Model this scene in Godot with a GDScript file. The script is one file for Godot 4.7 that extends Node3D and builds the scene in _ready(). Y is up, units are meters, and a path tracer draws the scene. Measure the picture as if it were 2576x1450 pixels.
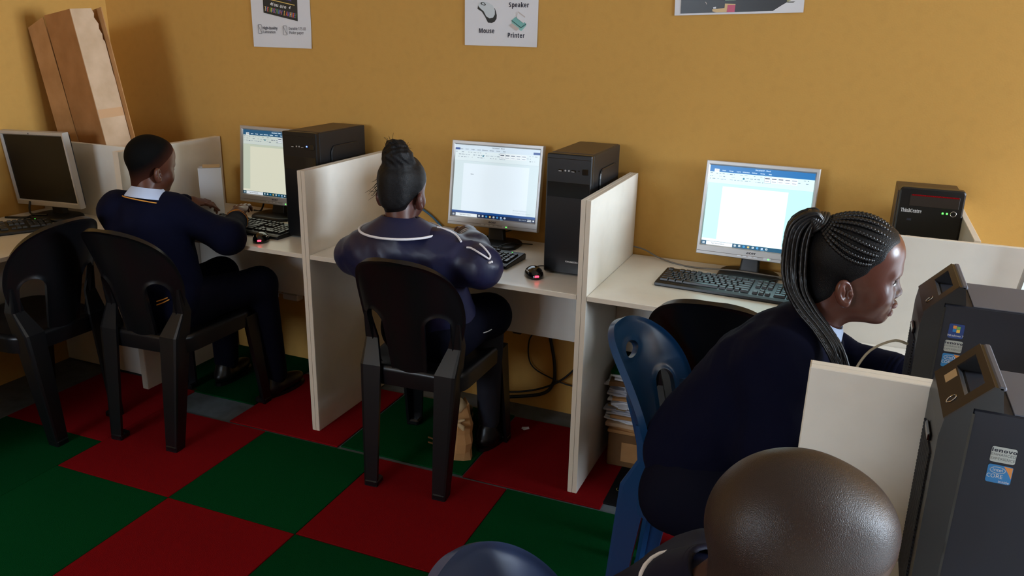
extends Node3D
# A school computer room: three carrels on an ochre wall, a row of carrels on the left wall and one in the middle of the room, pupils at the computers.

var M := {}
var names := {}
const DESK := 0.702
const TOP := 1.0045
const UP3 := Vector3.UP

func _ready() -> void:
	# camera, sky, daylight, exposure
	var cam := Camera3D.new()
	cam.name = "camera"
	cam.fov = 39.29
	cam.near = 0.05
	cam.far = 60.0
	cam.transform = Transform3D(Basis(Vector3(0.92046, 0.02052, -0.39031), Vector3(-0.13815, 0.95124, -0.27578), Vector3(0.36561, 0.30777, 0.87841)).orthonormalized(), Vector3(3.21075, 1.49516, 2.85027))
	add_child(cam)
	cam.current = true
	var env := Environment.new()
	env.background_mode = Environment.BG_SKY
	var sky := Sky.new()
	var psm := ProceduralSkyMaterial.new()
	psm.sky_top_color = Color(0.55, 0.68, 0.9)
	psm.sky_horizon_color = Color(0.85, 0.9, 0.98)
	psm.ground_horizon_color = Color(0.62, 0.62, 0.6)
	psm.ground_bottom_color = Color(0.4, 0.38, 0.34)
	psm.sun_angle_max = 0.0
	psm.energy_multiplier = 1.0
	sky.sky_material = psm
	env.sky = sky
	env.tonemap_mode = Environment.TONE_MAPPER_LINEAR
	env.tonemap_exposure = EXPO
	env.sdfgi_enabled = true
	env.ssao_enabled = true
	env.ssil_enabled = true
	var we := WorldEnvironment.new()
	we.name = "world_environment"
	we.environment = env
	add_child(we)
	# daylight through the window of the right wall and the two of the front wall (behind the camera)
	daylight("window_daylight", Vector3(RW + 0.2, WY, WZ), Vector3(-1, 0, 0), Vector2(WW, WH), 1.0 * DAY)
	daylight("window_daylight", Vector3(FX, FY, RF + 0.2), Vector3(0, 0, -1), Vector2(FW, 1.2), FRONT * DAY)
	materials()
	build_room()
	build_carrels()
	build_chairs()
	build_machines()
	build_small_things()
	build_papers()
	build_people()

const RW := 7.4
const RF := 6.2
const CEIL := 2.75
const DAY := 9.2
const FRONT := 0.26
const WY := 1.75
const WZ := 0.95
const WW := 1.5
const WH := 1.2
const FX := 0.86
const FY := 1.85
const FW := 1.6
const EXPO := 2.6

func daylight(called: String, at: Vector3, towards: Vector3, size: Vector2, energy: float) -> void:
	var l := AreaLight3D.new()
	l.name = called
	l.area_size = size
	l.light_color = Color(0.86, 0.93, 1.0)
	l.light_energy = energy
	l.area_normalize_energy = false
	l.set("area_range", 12.0)
	l.set("area_attenuation", 2.0)
	l.shadow_enabled = true
	add_child(l, true)
	l.look_at_from_position(at, at + towards, UP3)

# ---------------------------------------------------------------- mesh builder
class MB:
	var v := PackedVector3Array()
	var ix := PackedInt32Array()
	var uv := PackedVector2Array()
	var col := PackedColorArray()
	var mark := 0

	func open() -> void:
		mark = ix.size()

	func shut() -> void:
		var vol := 0.0
		for k in range(mark, ix.size(), 3):
			vol += v[ix[k]].dot(v[ix[k + 1]].cross(v[ix[k + 2]]))
		if vol > 0.0:
			for k in range(mark, ix.size(), 3):
				var t := ix[k]
				ix[k] = ix[k + 1]
				ix[k + 1] = t

	func poly(pts: Array, ctr: Vector3) -> void:
		var m := Vector3.ZERO
		for p in pts:
			m += p
		m /= pts.size()
		var nn: Vector3 = (pts[1] - pts[0]).cross(pts[2] - pts[0])
		var b := v.size()
		for p in pts:
			v.append(p)
		var out := nn.dot(m - ctr) > 0.0
		for k in range(1, pts.size() - 1):
			ix.append(b)
			ix.append(b + k + 1 if out else b + k)
			ix.append(b + k if out else b + k + 1)

	func box(c: Vector3, s: Vector3, bev := 0.0, bs := Basis()) -> void:
		var h := s * 0.5
		bev = minf(bev, minf(h.x, minf(h.y, h.z)) * 0.9)
		var P := func(sg: Vector3, ax: int) -> Vector3:
			var q := Vector3(sg.x * (h.x - bev), sg.y * (h.y - bev), sg.z * (h.z - bev))
			q[ax] = sg[ax] * h[ax]
			return c + bs * q
		for ax in 3:
			var u := (ax + 1) % 3
			var w := (ax + 2) % 3
			for sg in [-1.0, 1.0]:
				var pts := []
				for k in [[-1, -1], [1, -1], [1, 1], [-1, 1]]:
					var e := Vector3.ZERO
					e[ax] = sg
					e[u] = k[0]
					e[w] = k[1]
					pts.append(P.call(e, ax))
				poly(pts, c)
			if bev > 0.0:
				for su in [-1.0, 1.0]:
					for sw in [-1.0, 1.0]:
						var e0 := Vector3.ZERO
						e0[ax] = -1.0
						e0[u] = su
						e0[w] = sw
						var e1 := e0
						e1[ax] = 1.0
						poly([P.call(e0, u), P.call(e1, u), P.call(e1, w), P.call(e0, w)], c)
		if bev > 0.0:
			for sx in [-1.0, 1.0]:
				for sy in [-1.0, 1.0]:
					for sz in [-1.0, 1.0]:
						var e := Vector3(sx, sy, sz)
						poly([P.call(e, 0), P.call(e, 1), P.call(e, 2)], c)

	func prism(pg: PackedVector2Array, depth: float, xf := Transform3D(), bev := 0.0) -> void:
		open()
		var tri := Geometry2D.triangulate_polygon(pg)
		var inner := pg
		if bev > 0.0:
			inner = PackedVector2Array()
			var ar := 0.0
			for k in pg.size():
				ar += pg[k].cross(pg[(k + 1) % pg.size()])
			var sg := 1.0 if ar > 0.0 else -1.0
			for k in pg.size():
				var e1 := (pg[k] - pg[posmod(k - 1, pg.size())]).normalized()
				var e2 := (pg[(k + 1) % pg.size()] - pg[k]).normalized()
				var m := (e1.orthogonal() + e2.orthogonal()).normalized()
				inner.append(pg[k] - m * bev * sg / maxf(m.dot(e1.orthogonal()), 0.4))
		for e in 2:
			var b := v.size()
			for q in inner:
				v.append(xf * Vector3(q.x, q.y, depth if e == 1 else 0.0))
			for k in range(0, tri.size(), 3):
				ix.append(b + tri[k])
				ix.append(b + tri[k + 1 if e == 1 else k + 2])
				ix.append(b + tri[k + 2 if e == 1 else k + 1])
		var cw := 0.0
		if tri.size() > 2:
			var a2 := inner[tri[1]] - inner[tri[0]]
			cw = a2.cross(inner[tri[2]] - inner[tri[0]])
		for k in pg.size():
			var j := (k + 1) % pg.size()
			var ring := [[inner[k], inner[j], 0.0], [pg[k], pg[j], bev], [pg[k], pg[j], depth - bev], [inner[k], inner[j], depth]]
			if bev <= 0.0:
				ring = [[pg[k], pg[j], 0.0], [pg[k], pg[j], depth]]
			for r in ring.size() - 1:
				var b := v.size()
				v.append(xf * Vector3(ring[r][0].x, ring[r][0].y, ring[r][2]))
				v.append(xf * Vector3(ring[r][1].x, ring[r][1].y, ring[r][2]))
				v.append(xf * Vector3(ring[r + 1][1].x, ring[r + 1][1].y, ring[r + 1][2]))
				v.append(xf * Vector3(ring[r + 1][0].x, ring[r + 1][0].y, ring[r + 1][2]))
				var area := 0.0
				for z in pg.size():
					area += pg[z].cross(pg[(z + 1) % pg.size()])
				var ok := (area > 0.0) == (cw > 0.0)
				for t in ([0, 1, 2, 0, 2, 3] if ok else [0, 2, 1, 0, 3, 2]):
					ix.append(b + t)
		shut()

	func tube(pts: Array, rad, sides := 8, squash := 1.0, ref := Vector3.ZERO) -> void:
		open()
		var n := pts.size()
		var t0: Vector3 = (pts[1] - pts[0]).normalized()
		var nx: Vector3 = ref if ref != Vector3.ZERO else (Vector3.UP if absf(t0.y) < 0.9 else Vector3.RIGHT)
		nx = (nx - t0 * nx.dot(t0)).normalized()
		var b := v.size()
		for k in n:
			var t: Vector3 = (pts[mini(k + 1, n - 1)] - pts[maxi(k - 1, 0)]).normalized()
			nx = (nx - t * nx.dot(t)).normalized()
			var bx := t.cross(nx)
			var r: float = rad[k] if rad is Array else rad
			for s in sides:
				var a := TAU * s / sides
				v.append(pts[k] + (nx * cos(a) * squash + bx * sin(a)) * r)
		for k in n - 1:
			for s in sides:
				var s2 := (s + 1) % sides
				var p := b + k * sides
				for q in [p + s, p + s2, p + sides + s2, p + s, p + sides + s2, p + sides + s]:
					ix.append(q)
		for e in 2:
			var c := v.size()
			var k := 0 if e == 0 else n - 1
			v.append(pts[k])
			for s in sides:
				v.append(v[b + k * sides + s])
			for s in sides:
				ix.append(c)
				ix.append(c + 1 + (s + (1 if e == 0 else 0)) % sides)
				ix.append(c + 1 + (s + (0 if e == 0 else 1)) % sides)
		shut()

	func loft(rings: Array, smooth := true) -> void:
		open()
		var n: int = rings[0].size()
		if smooth:
			var b := v.size()
			for r in rings:
				for p in r:
					v.append(p)
			for k in rings.size() - 1:
				for s in n:
					var s2 := (s + 1) % n
					var p := b + k * n
					for q in [p + s, p + s2, p + n + s2, p + s, p + n + s2, p + n + s]:
						ix.append(q)
		else:
			for k in rings.size() - 1:
				for s in n:
					var s2 := (s + 1) % n
					var b := v.size()
					for p in [rings[k][s], rings[k][s2], rings[k + 1][s2], rings[k + 1][s]]:
						v.append(p)
					for q in [0, 1, 2, 0, 2, 3]:
						ix.append(b + q)
		for e in 2:
			var r: Array = rings[0] if e == 0 else rings[rings.size() - 1]
			var m := Vector3.ZERO
			for p in r:
				m += p
			m /= n
			var c := v.size()
			v.append(m)
			for p in r:
				v.append(p)
			for s in n:
				ix.append(c)
				ix.append(c + 1 + (s + (1 if e == 0 else 0)) % n)
				ix.append(c + 1 + (s + (0 if e == 0 else 1)) % n)
		shut()

	func ell(c: Vector3, r: Vector3, bs := Basis(), nu := 16, nv := 10, wob = null) -> void:
		open()
		var b := v.size()
		for j in nv + 1:
			var t := PI * j / nv
			for i in nu:
				var a := TAU * i / nu
				var q := Vector3(sin(t) * cos(a), cos(t), sin(t) * sin(a))
				var k := 1.0
				if wob != null:
					k = wob.call(q)
				v.append(c + bs * (q * r * k))
		for j in nv:
			for i in nu:
				var i2 := (i + 1) % nu
				var p := b + j * nu
				if j > 0:
					for q in [p + i, p + i2, p + nu + i2]:
						ix.append(q)
				if j < nv - 1:
					for q in [p + i, p + nu + i2, p + nu + i]:
						ix.append(q)
		shut()

	# a curved sheet with the outline and holes of inside(s, y) < 0, bent by place(s, y), of the given thickness
	func sheet(inside: Callable, place: Callable, lo: Vector2, hi: Vector2, nx: int, ny: int, thick: float, rim := 0.0) -> void:
		open()
		var f := PackedFloat32Array()
		f.resize((nx + 1) * (ny + 1))
		var st := Vector2((hi.x - lo.x) / nx, (hi.y - lo.y) / ny)
		for j in ny + 1:
			for i in nx + 1:
				f[j * (nx + 1) + i] = inside.call(lo.x + st.x * i, lo.y + st.y * j)
		var seen := {}
		var corner := func(key: int, p: Vector2) -> int:
			if not seen.has(key):
				var lip := float(inside.call(p.x, p.y)) / 0.007
				var q: Vector3 = place.call(p.x, p.y)
				var du: Vector3 = place.call(p.x + 0.002, p.y) - q
				var dv: Vector3 = place.call(p.x, p.y + 0.002) - q
				var nn := du.cross(dv).normalized() * thick * 0.5 * (1.0 + rim * exp(-lip * lip))
				seen[key] = v.size()
				for e in [q + nn, q - nn, q + nn, q - nn]:
					v.append(e)
			return seen[key]
		for j in ny:
			for i in nx:
				var pid := [j * (nx + 1) + i, j * (nx + 1) + i + 1, (j + 1) * (nx + 1) + i + 1, (j + 1) * (nx + 1) + i]
				var pos := [Vector2(i, j), Vector2(i + 1, j), Vector2(i + 1, j + 1), Vector2(i, j + 1)]
				var ring := []
				var cross := []
				for k in 4:
					var k2 := (k + 1) % 4
					var a := f[pid[k]]
					var b := f[pid[k2]]
					if a < 0.0:
						ring.append(corner.call(pid[k] * 4, lo + pos[k] * st))
					if (a < 0.0) != (b < 0.0):
						var t := clampf(a / (a - b), 0.02, 0.98)
						var e: int = mini(pid[k], pid[k2]) * 4 + (1 if absi(pid[k] - pid[k2]) == 1 else 2)
						var q: int = corner.call(e, lo + (pos[k] + (pos[k2] - pos[k]) * t) * st)
						ring.append(q)
						cross.append([q, a < 0.0])
				for k in range(1, ring.size() - 1):
					for q in [ring[0], ring[k], ring[k + 1], ring[0] + 1, ring[k + 1] + 1, ring[k] + 1]:
						ix.append(q)
				if cross.size() >= 2:
					for c in range(0, cross.size(), 2):
						var A: int = cross[c][0]
						var B: int = cross[(c + 1) % cross.size()][0]
						if not cross[c][1]:
							var tmp := A
							A = B
							B = tmp
						for q in [A + 2, A + 3, B + 3, A + 2, B + 3, B + 2]:
							ix.append(q)
		shut()

	func mesh() -> ArrayMesh:
		var n := PackedVector3Array()
		n.resize(v.size())
		for k in range(0, ix.size(), 3):
			var a := ix[k]
			var b := ix[k + 1]
			var c := ix[k + 2]
			var q := (v[c] - v[a]).cross(v[b] - v[a])
			n[a] += q
			n[b] += q
			n[c] += q
		for k in n.size():
			n[k] = n[k].normalized()
		var arr := []
		arr.resize(Mesh.ARRAY_MAX)
		arr[Mesh.ARRAY_VERTEX] = v
		arr[Mesh.ARRAY_NORMAL] = n
		arr[Mesh.ARRAY_INDEX] = ix
		if uv.size() == v.size():
			arr[Mesh.ARRAY_TEX_UV] = uv
		if col.size() == v.size():
			arr[Mesh.ARRAY_COLOR] = col
		var m := ArrayMesh.new()
		m.add_surface_from_arrays(Mesh.PRIMITIVE_TRIANGLES, arr)
		return m

# ---------------------------------------------------------------- a distance field, meshed as surface nets
class Field:
	var o: Vector3
	var h: float
	var nx: int
	var ny: int
	var nz: int
	var d := PackedFloat32Array()

	func _init(lo: Vector3, hi: Vector3, cell: float) -> void:
		o = lo
		h = cell
		nx = int((hi.x - lo.x) / cell) + 2
		ny = int((hi.y - lo.y) / cell) + 2
		nz = int((hi.z - lo.z) / cell) + 2
		d.resize(nx * ny * nz)
		d.fill(1.0)

	func span(lo: Vector3, hi: Vector3) -> Array:
		var a := (lo - o) / h
		var b := (hi - o) / h
		return [clampi(int(floor(a.x)), 0, nx - 1), clampi(int(ceil(b.x)), 0, nx - 1), clampi(int(floor(a.y)), 0, ny - 1), clampi(int(ceil(b.y)), 0, ny - 1), clampi(int(floor(a.z)), 0, nz - 1), clampi(int(ceil(b.z)), 0, nz - 1)]

	func cap(a: Vector3, b: Vector3, ra: float, rb: float, k := 0.02) -> void:
		var m := maxf(ra, rb) + k + h * 2.0
		var s := span(Vector3(minf(a.x, b.x), minf(a.y, b.y), minf(a.z, b.z)) - Vector3.ONE * m, Vector3(maxf(a.x, b.x), maxf(a.y, b.y), maxf(a.z, b.z)) + Vector3.ONE * m)
		var ba := b - a
		var il := 1.0 / maxf(ba.length_squared(), 1e-9)
		for z in range(s[4], s[5] + 1):
			for y in range(s[2], s[3] + 1):
				var row := (z * ny + y) * nx
				for x in range(s[0], s[1] + 1):
					var p := o + Vector3(x, y, z) * h - a
					var t := clampf(p.dot(ba) * il, 0.0, 1.0)
					var e := (p - ba * t).length() - lerpf(ra, rb, t)
					var c := d[row + x]
					var q := maxf(k - absf(c - e), 0.0)
					d[row + x] = minf(c, e) - q * q * 0.25 / k

	# add (cut = false) or carve away (cut = true) an ellipsoid
	func ell(ctr: Vector3, r: Vector3, k := 0.02, bs := Basis(), cut := false) -> void:
		var m := maxf(r.x, maxf(r.y, r.z)) + k + h * 2.0
		var s := span(ctr - Vector3.ONE * m, ctr + Vector3.ONE * m)
		var inv := bs.transposed()
		var i1 := Vector3.ONE / r
		var i2 := i1 * i1
		for z in range(s[4], s[5] + 1):
			for y in range(s[2], s[3] + 1):
				var row := (z * ny + y) * nx
				for x in range(s[0], s[1] + 1):
					var p := inv * (o + Vector3(x, y, z) * h - ctr)
					var k0 := (p * i1).length()
					var k1 := (p * i2).length()
					var e := k0 * (k0 - 1.0) / maxf(k1, 1e-6)
					var c := d[row + x]
					if cut:
						var q := maxf(k - absf(c + e), 0.0)
						d[row + x] = maxf(c, -e) + q * q * 0.25 / k
					else:
						var q := maxf(k - absf(c - e), 0.0)
						d[row + x] = minf(c, e) - q * q * 0.25 / k

	# keep only what lies on the far side of a plane: n . p > w
	func keep(n: Vector3, w: float) -> void:
		for z in nz:
			for y in ny:
				var row := (z * ny + y) * nx
				for x in nx:
					d[row + x] = maxf(d[row + x], w - n.dot(o + Vector3(x, y, z) * h))

	func bump(f: Callable) -> void:
		for z in nz:
			for y in ny:
				var row := (z * ny + y) * nx
				for x in nx:
					if absf(d[row + x]) < 0.03:
						d[row + x] += f.call(o + Vector3(x, y, z) * h)

	func into(mb: MB, xf := Transform3D()) -> void:
		mb.open()
		var at := PackedInt32Array()
		at.resize(nx * ny * nz)
		at.fill(-1)
		var sx := 1
		var sy := nx
		var sz := nx * ny
		var cor := [0, sx, sy, sx + sy, sz, sx + sz, sy + sz, sx + sy + sz]
		var co := [Vector3(0, 0, 0), Vector3(1, 0, 0), Vector3(0, 1, 0), Vector3(1, 1, 0), Vector3(0, 0, 1), Vector3(1, 0, 1), Vector3(0, 1, 1), Vector3(1, 1, 1)]
		var edges := [[0, 1], [2, 3], [4, 5], [6, 7], [0, 2], [1, 3], [4, 6], [5, 7], [0, 4], [1, 5], [2, 6], [3, 7]]
		for z in nz - 1:
			for y in ny - 1:
				var row := (z * ny + y) * nx
				for x in nx - 1:
					var i := row + x
					if d[i] > h * 5.0 or d[i] < -h * 5.0:
						continue
					var neg := 0
					for c in cor:
						if d[i + c] < 0.0:
							neg += 1
					if neg == 0 or neg == 8:
						continue
					var sum := Vector3.ZERO
					var n := 0
					for e in edges:
						var a := d[i + cor[e[0]]]
						var b := d[i + cor[e[1]]]
						if (a < 0.0) != (b < 0.0):
							sum += co[e[0]].lerp(co[e[1]], a / (a - b))
							n += 1
					at[i] = mb.v.size()
					mb.v.append(xf * (o + (Vector3(x, y, z) + sum / n) * h))
		for z in range(1, nz - 1):
			for y in range(1, ny - 1):
				var row := (z * ny + y) * nx
				for x in range(1, nx - 1):
					var i := row + x
					if at[i] < 0 and at[i - sx] < 0 and at[i - sy] < 0 and at[i - sz] < 0:
						continue
					var a := d[i] < 0.0
					for ax in 3:
						var st: int = [sx, sy, sz][ax]
						if a == (d[i + st] < 0.0):
							continue
						var u: int = [sy, sz, sx][ax]
						var w: int = [sz, sx, sy][ax]
						var q := [at[i - u - w], at[i - w], at[i], at[i - u]]
						if q[0] < 0 or q[1] < 0 or q[2] < 0 or q[3] < 0:
							continue
						for t in ([0, 2, 1, 0, 3, 2] if a else [0, 1, 2, 0, 2, 3]):
							mb.ix.append(q[t])
		mb.shut()

# ---------------------------------------------------------------- naming things
func numbered(called: String) -> String:
	var k: int = names.get(called, 0)
	names[called] = k + 1
	return called if k == 0 else "%s_%03d" % [called, k]

func tag(o: Node3D, label: String, category := "", group := "") -> Node3D:
	o.set_meta("label", label)
	if category != "":
		o.set_meta("category", category)
	if group != "":
		o.set_meta("group", group)
	return o

func thing(called: String, label: String, category: String, at := Vector3.ZERO, turn := 0.0, group := "") -> Node3D:
	var o := Node3D.new()
	o.name = numbered(called)
	add_child(o)
	o.position = at
	o.rotation.y = turn
	tag(o, label, category, group)
	return o

func obj(called: String, what, m: Material, parent: Node3D, xf := Transform3D()) -> MeshInstance3D:
	var o := MeshInstance3D.new()
	o.name = called
	o.mesh = what.mesh() if what is MB else what
	o.material_override = m
	o.transform = xf
	parent.add_child(o, true)
	return o

func single(called: String, mb: MB, m: Material, label: String, category: String, at := Vector3.ZERO, turn := 0.0, group := "") -> MeshInstance3D:
	var o := obj(numbered(called), mb, m, self)
	o.position = at
	o.rotation.y = turn
	tag(o, label, category, group)
	return o

func struct(called: String, mb: MB, m: Material) -> MeshInstance3D:
	var o := obj(called, mb, m, self)
	o.set_meta("kind", "structure")
	return o

func bx(c: Vector3, s: Vector3, bev := 0.0, bs := Basis()) -> MB:
	var mb := MB.new()
	mb.box(c, s, bev, bs)
	return mb

func txt(s: String, height: float, m: Material, parent: Node3D, xf: Transform3D, stretch := 1.0, bold := false, serif := false) -> MeshInstance3D:
	var t := TextMesh.new()
	t.text = s
	var f := SystemFont.new()
	f.font_names = PackedStringArray(["Droid Serif" if serif else "Droid Sans"])
	if bold:
		f.font_weight = 700
	t.font = f
	t.font_size = 32
	t.pixel_size = height / 23.0
	t.depth = 0.0003
	t.curve_step = 2.0
	return obj("lettering", t, m, parent, xf.scaled_local(Vector3(stretch, 1, 1)))

func at3(x: float, y: float, z: float, bs := Basis()) -> Transform3D:
	return Transform3D(bs, Vector3(x, y, z))

# a smooth curve through points
func spline(pts: Array, per := 6) -> Array:
	var out := []
	for k in pts.size() - 1:
		var p0: Vector3 = pts[maxi(k - 1, 0)]
		var p1: Vector3 = pts[k]
		var p2: Vector3 = pts[k + 1]
		var p3: Vector3 = pts[mini(k + 2, pts.size() - 1)]
		for j in per:
			out.append(p1.cubic_interpolate(p2, p0, p3, float(j) / per))
	out.append(pts[pts.size() - 1])
	return out

func rrect(w: float, h: float, r: float, seg := 4) -> PackedVector2Array:
	var p := PackedVector2Array()
	for c in [[1, 1, 0.0], [-1, 1, 0.25], [-1, -1, 0.5], [1, -1, 0.75]]:
		for k in seg + 1:
			var a: float = TAU * (c[2] + 0.25 * k / seg)
			p.append(Vector2(c[0] * (w / 2 - r) + cos(a) * r, c[1] * (h / 2 - r) + sin(a) * r))
	return p

# ---------------------------------------------------------------- materials
func mat(c: Color, rough := 0.6, metal := 0.0, spec := 0.5) -> StandardMaterial3D:
	var m := StandardMaterial3D.new()
	m.albedo_color = c
	m.roughness = rough
	m.metallic = metal
	m.metallic_specular = spec
	return m

func rgb(r: int, g: int, b: int) -> Color:
	return Color(r / 255.0, g / 255.0, b / 255.0)

func noise_tex(seed_: int, freq: float, size: int, ramp: Array, octaves := 4, normal := false, type := FastNoiseLite.TYPE_SIMPLEX_SMOOTH) -> NoiseTexture2D:
	var n := FastNoiseLite.new()
	n.seed = seed_
	n.frequency = freq
	n.fractal_octaves = octaves
	n.noise_type = type
	var t := NoiseTexture2D.new()
	t.width = size
	t.height = size
	t.seamless = true
	t.noise = n
	if normal:
		t.as_normal_map = true
		t.bump_strength = 4.0
	elif ramp.size() > 0:
		var g := Gradient.new()
		g.offsets = PackedFloat32Array(range(ramp.size()).map(func(k): return float(k) / (ramp.size() - 1)))
		g.colors = PackedColorArray(ramp)
		t.color_ramp = g
	return t

func tri(m: StandardMaterial3D, per_metre: float, world := true) -> StandardMaterial3D:
	m.uv1_triplanar = true
	m.uv1_world_triplanar = world
	m.uv1_scale = Vector3.ONE * per_metre
	return m

func glow(c: Color, e: float) -> StandardMaterial3D:
	var m := mat(c, 0.4)
	m.emission_enabled = true
	m.emission = c
	m.emission_energy_multiplier = e
	return m

func materials() -> void:
	var grain := noise_tex(3, 0.02, 512, [Color(0.975, 0.975, 0.975), Color(1, 1, 1), Color(0.985, 0.985, 0.985)])
	var fine := noise_tex(5, 0.22, 512, [Color(0, 0, 0), Color(1, 1, 1)], 3)
	var wall := mat(rgb(203, 155, 80), 0.75, 0.0, 0.35)
	wall.albedo_texture = grain
	wall.heightmap_enabled = true
	wall.heightmap_texture = fine
	wall.heightmap_scale = 0.014
	M.wall = tri(wall, 1.3)
	M.ceiling = tri(mat(rgb(226, 222, 210), 0.9), 1.0)
	var fl := mat(rgb(98, 106, 110), 0.55)
	fl.albedo_texture = noise_tex(9, 0.012, 512, [Color(0.75, 0.75, 0.75), Color(1, 1, 1), Color(0.85, 0.86, 0.84)])
	M.floor = tri(fl, 1.1)
	var pile := noise_tex(11, 0.35, 512, [Color(0.62, 0.62, 0.62), Color(1, 1, 1)], 3)
	for c in [["red", rgb(168, 24, 30)], ["green", rgb(9, 86, 42)]]:
		for k in 3:
			var m := mat(c[1].darkened(0.05 * k), 0.95, 0.0, 0.1)
			m.albedo_texture = pile
			m.heightmap_enabled = true
			m.heightmap_texture = fine
			m.heightmap_scale = 0.15
			M["%s%d" % [c[0], k]] = tri(m, 3.0)
	var blk := mat(rgb(34, 33, 34), 0.9, 0.0, 0.1)
	blk.albedo_texture = pile
	M.mat_black = tri(blk, 3.0)
	M.gold = mat(rgb(120, 110, 60), 0.9)
	var board := mat(rgb(234, 227, 215), 0.32, 0.0, 0.5)
	board.albedo_texture = grain
	M.board = tri(board, 0.8)
	M.edge = mat(rgb(222, 208, 188), 0.5)
	M.black_plastic = mat(rgb(13, 13, 16), 0.34, 0.0, 0.5)
	M.blue_plastic = mat(rgb(22, 62, 104), 0.3, 0.0, 0.5)
	var bp2 := mat(rgb(62, 76, 112), 0.3, 0.0, 0.5)
	M.blue_plastic_b = bp2
	M.case_black = mat(rgb(20, 21, 24), 0.38, 0.0, 0.5)
	M.case_gloss = mat(rgb(9, 9, 11), 0.1, 0.0, 0.6)
	M.case_front = mat(rgb(12, 12, 14), 0.3, 0.0, 0.5)
	M.case_slate = mat(rgb(40, 42, 52), 0.6, 0.0, 0.4)
	M.case_top = mat(rgb(96, 100, 112), 0.55, 0.2, 0.5)
	M.bezel_brown = mat(rgb(44, 34, 26), 0.45, 0.0, 0.45)
	M.bezel_black = mat(rgb(26, 27, 31), 0.4)
	M.chassis_brown = mat(rgb(72, 58, 48), 0.4, 0.4, 0.5)
	M.silver = mat(rgb(190, 186, 182), 0.36, 0.35, 0.5)
	M.silver_light = mat(rgb(214, 214, 214), 0.3, 0.3, 0.5)
	M.chrome = mat(rgb(215, 215, 220), 0.15, 1.0)
	M.screen_off = mat(rgb(14, 15, 17), 0.25, 0.0, 0.4)
	M.key = mat(rgb(26, 27, 30), 0.35, 0.0, 0.55)
	M.white_print = mat(rgb(225, 225, 225), 0.5)
	M.dark_print = mat(rgb(30, 30, 50), 0.7)
	M.cable = mat(rgb(20, 20, 22), 0.45)
	M.cable_grey = mat(rgb(120, 112, 104), 0.5)
	M.cable_blue = mat(rgb(50, 98, 126), 0.5)
	M.cable_tan = mat(rgb(150, 140, 118), 0.5)
	M.led_blue = glow(rgb(60, 90, 255), 6.0)
	M.led_green = glow(rgb(60, 255, 60), 2.5)
	M.led_red = glow(rgb(255, 40, 60), 3.0)
	M.paper = mat(rgb(226, 226, 230), 0.7)
	M.paper_grey = mat(rgb(190, 190, 198), 0.7)
	M.paper_tan = mat(rgb(190, 160, 118), 0.8)
	var cb := mat(rgb(196, 146, 96), 0.85, 0.0, 0.3)
	cb.albedo_texture = noise_tex(21, 0.01, 512, [Color(0.86, 0.84, 0.8), Color(1, 1, 1)])
	cb.heightmap_enabled = true
	cb.heightmap_texture = fine
	cb.heightmap_scale = 0.03
	M.cardboard = tri(cb, 1.5)
	var cp := cb.duplicate()
	cp.albedo_color = rgb(222, 190, 158)
	M.cardboard_pale = cp
	M.tape = mat(rgb(206, 160, 116), 0.3)
	var cd := cb.duplicate()
	cd.albedo_color = rgb(126, 92, 60)
	M.cardboard_dark = cd
	var c2 := cb.duplicate()
	c2.albedo_color = rgb(178, 126, 78)
	M.cardboard_dark2 = c2
	# people
	M.skin1 = skin(rgb(92, 50, 34), 0.42)
	M.skin2 = skin(rgb(84, 47, 38), 0.42)
	M.skin3 = skin(rgb(96, 56, 44), 0.32)
	M.skin4 = skin(rgb(76, 52, 42), 0.36)
	var weave := noise_tex(31, 0.4, 512, [Color(0.6, 0.6, 0.6), Color(1, 1, 1)], 2)
	var knit := mat(rgb(17, 19, 44), 0.9, 0.0, 0.2)
	knit.albedo_texture = weave
	knit.heightmap_enabled = true
	knit.heightmap_texture = weave
	knit.heightmap_scale = 0.08
	knit.rim_enabled = true
	knit.rim = 0.12
	knit.rim_tint = 0.6
	M.knit = tri(knit, 5.0)
	var sat := mat(rgb(30, 31, 60), 0.42, 0.0, 0.45)
	sat.heightmap_enabled = true
	sat.heightmap_texture = noise_tex(33, 0.008, 512, [Color(0, 0, 0), Color(1, 1, 1)], 2)
	sat.heightmap_scale = 0.4
	M.satin = tri(sat, 1.6)
	var dk: StandardMaterial3D = sat.duplicate()
	dk.albedo_color = rgb(17, 18, 38)
	dk.roughness = 0.6
	dk.metallic_specular = 0.25
	M.satin_dark = dk
	M.trousers = mat(rgb(14, 15, 30), 0.85, 0.0, 0.2)
	M.skirt = mat(rgb(13, 14, 28), 0.8, 0.0, 0.2)
	M.shirt = mat(rgb(196, 210, 238), 0.8)
	M.piping = mat(rgb(232, 228, 232), 0.6)
	M.stripe = mat(rgb(226, 150, 58), 0.8)
	M.shoe = mat(rgb(12, 12, 13), 0.35)
	M.sock = mat(rgb(22, 24, 36), 0.9)
	var hr := mat(rgb(15, 13, 14), 0.5, 0.0, 0.35)
	hr.heightmap_enabled = true
	hr.heightmap_texture = noise_tex(45, 0.3, 512, [Color(0, 0, 0), Color(1, 1, 1)], 3)
	hr.heightmap_scale = 0.14
	M.hair = tri(hr, 4.0)
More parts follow.
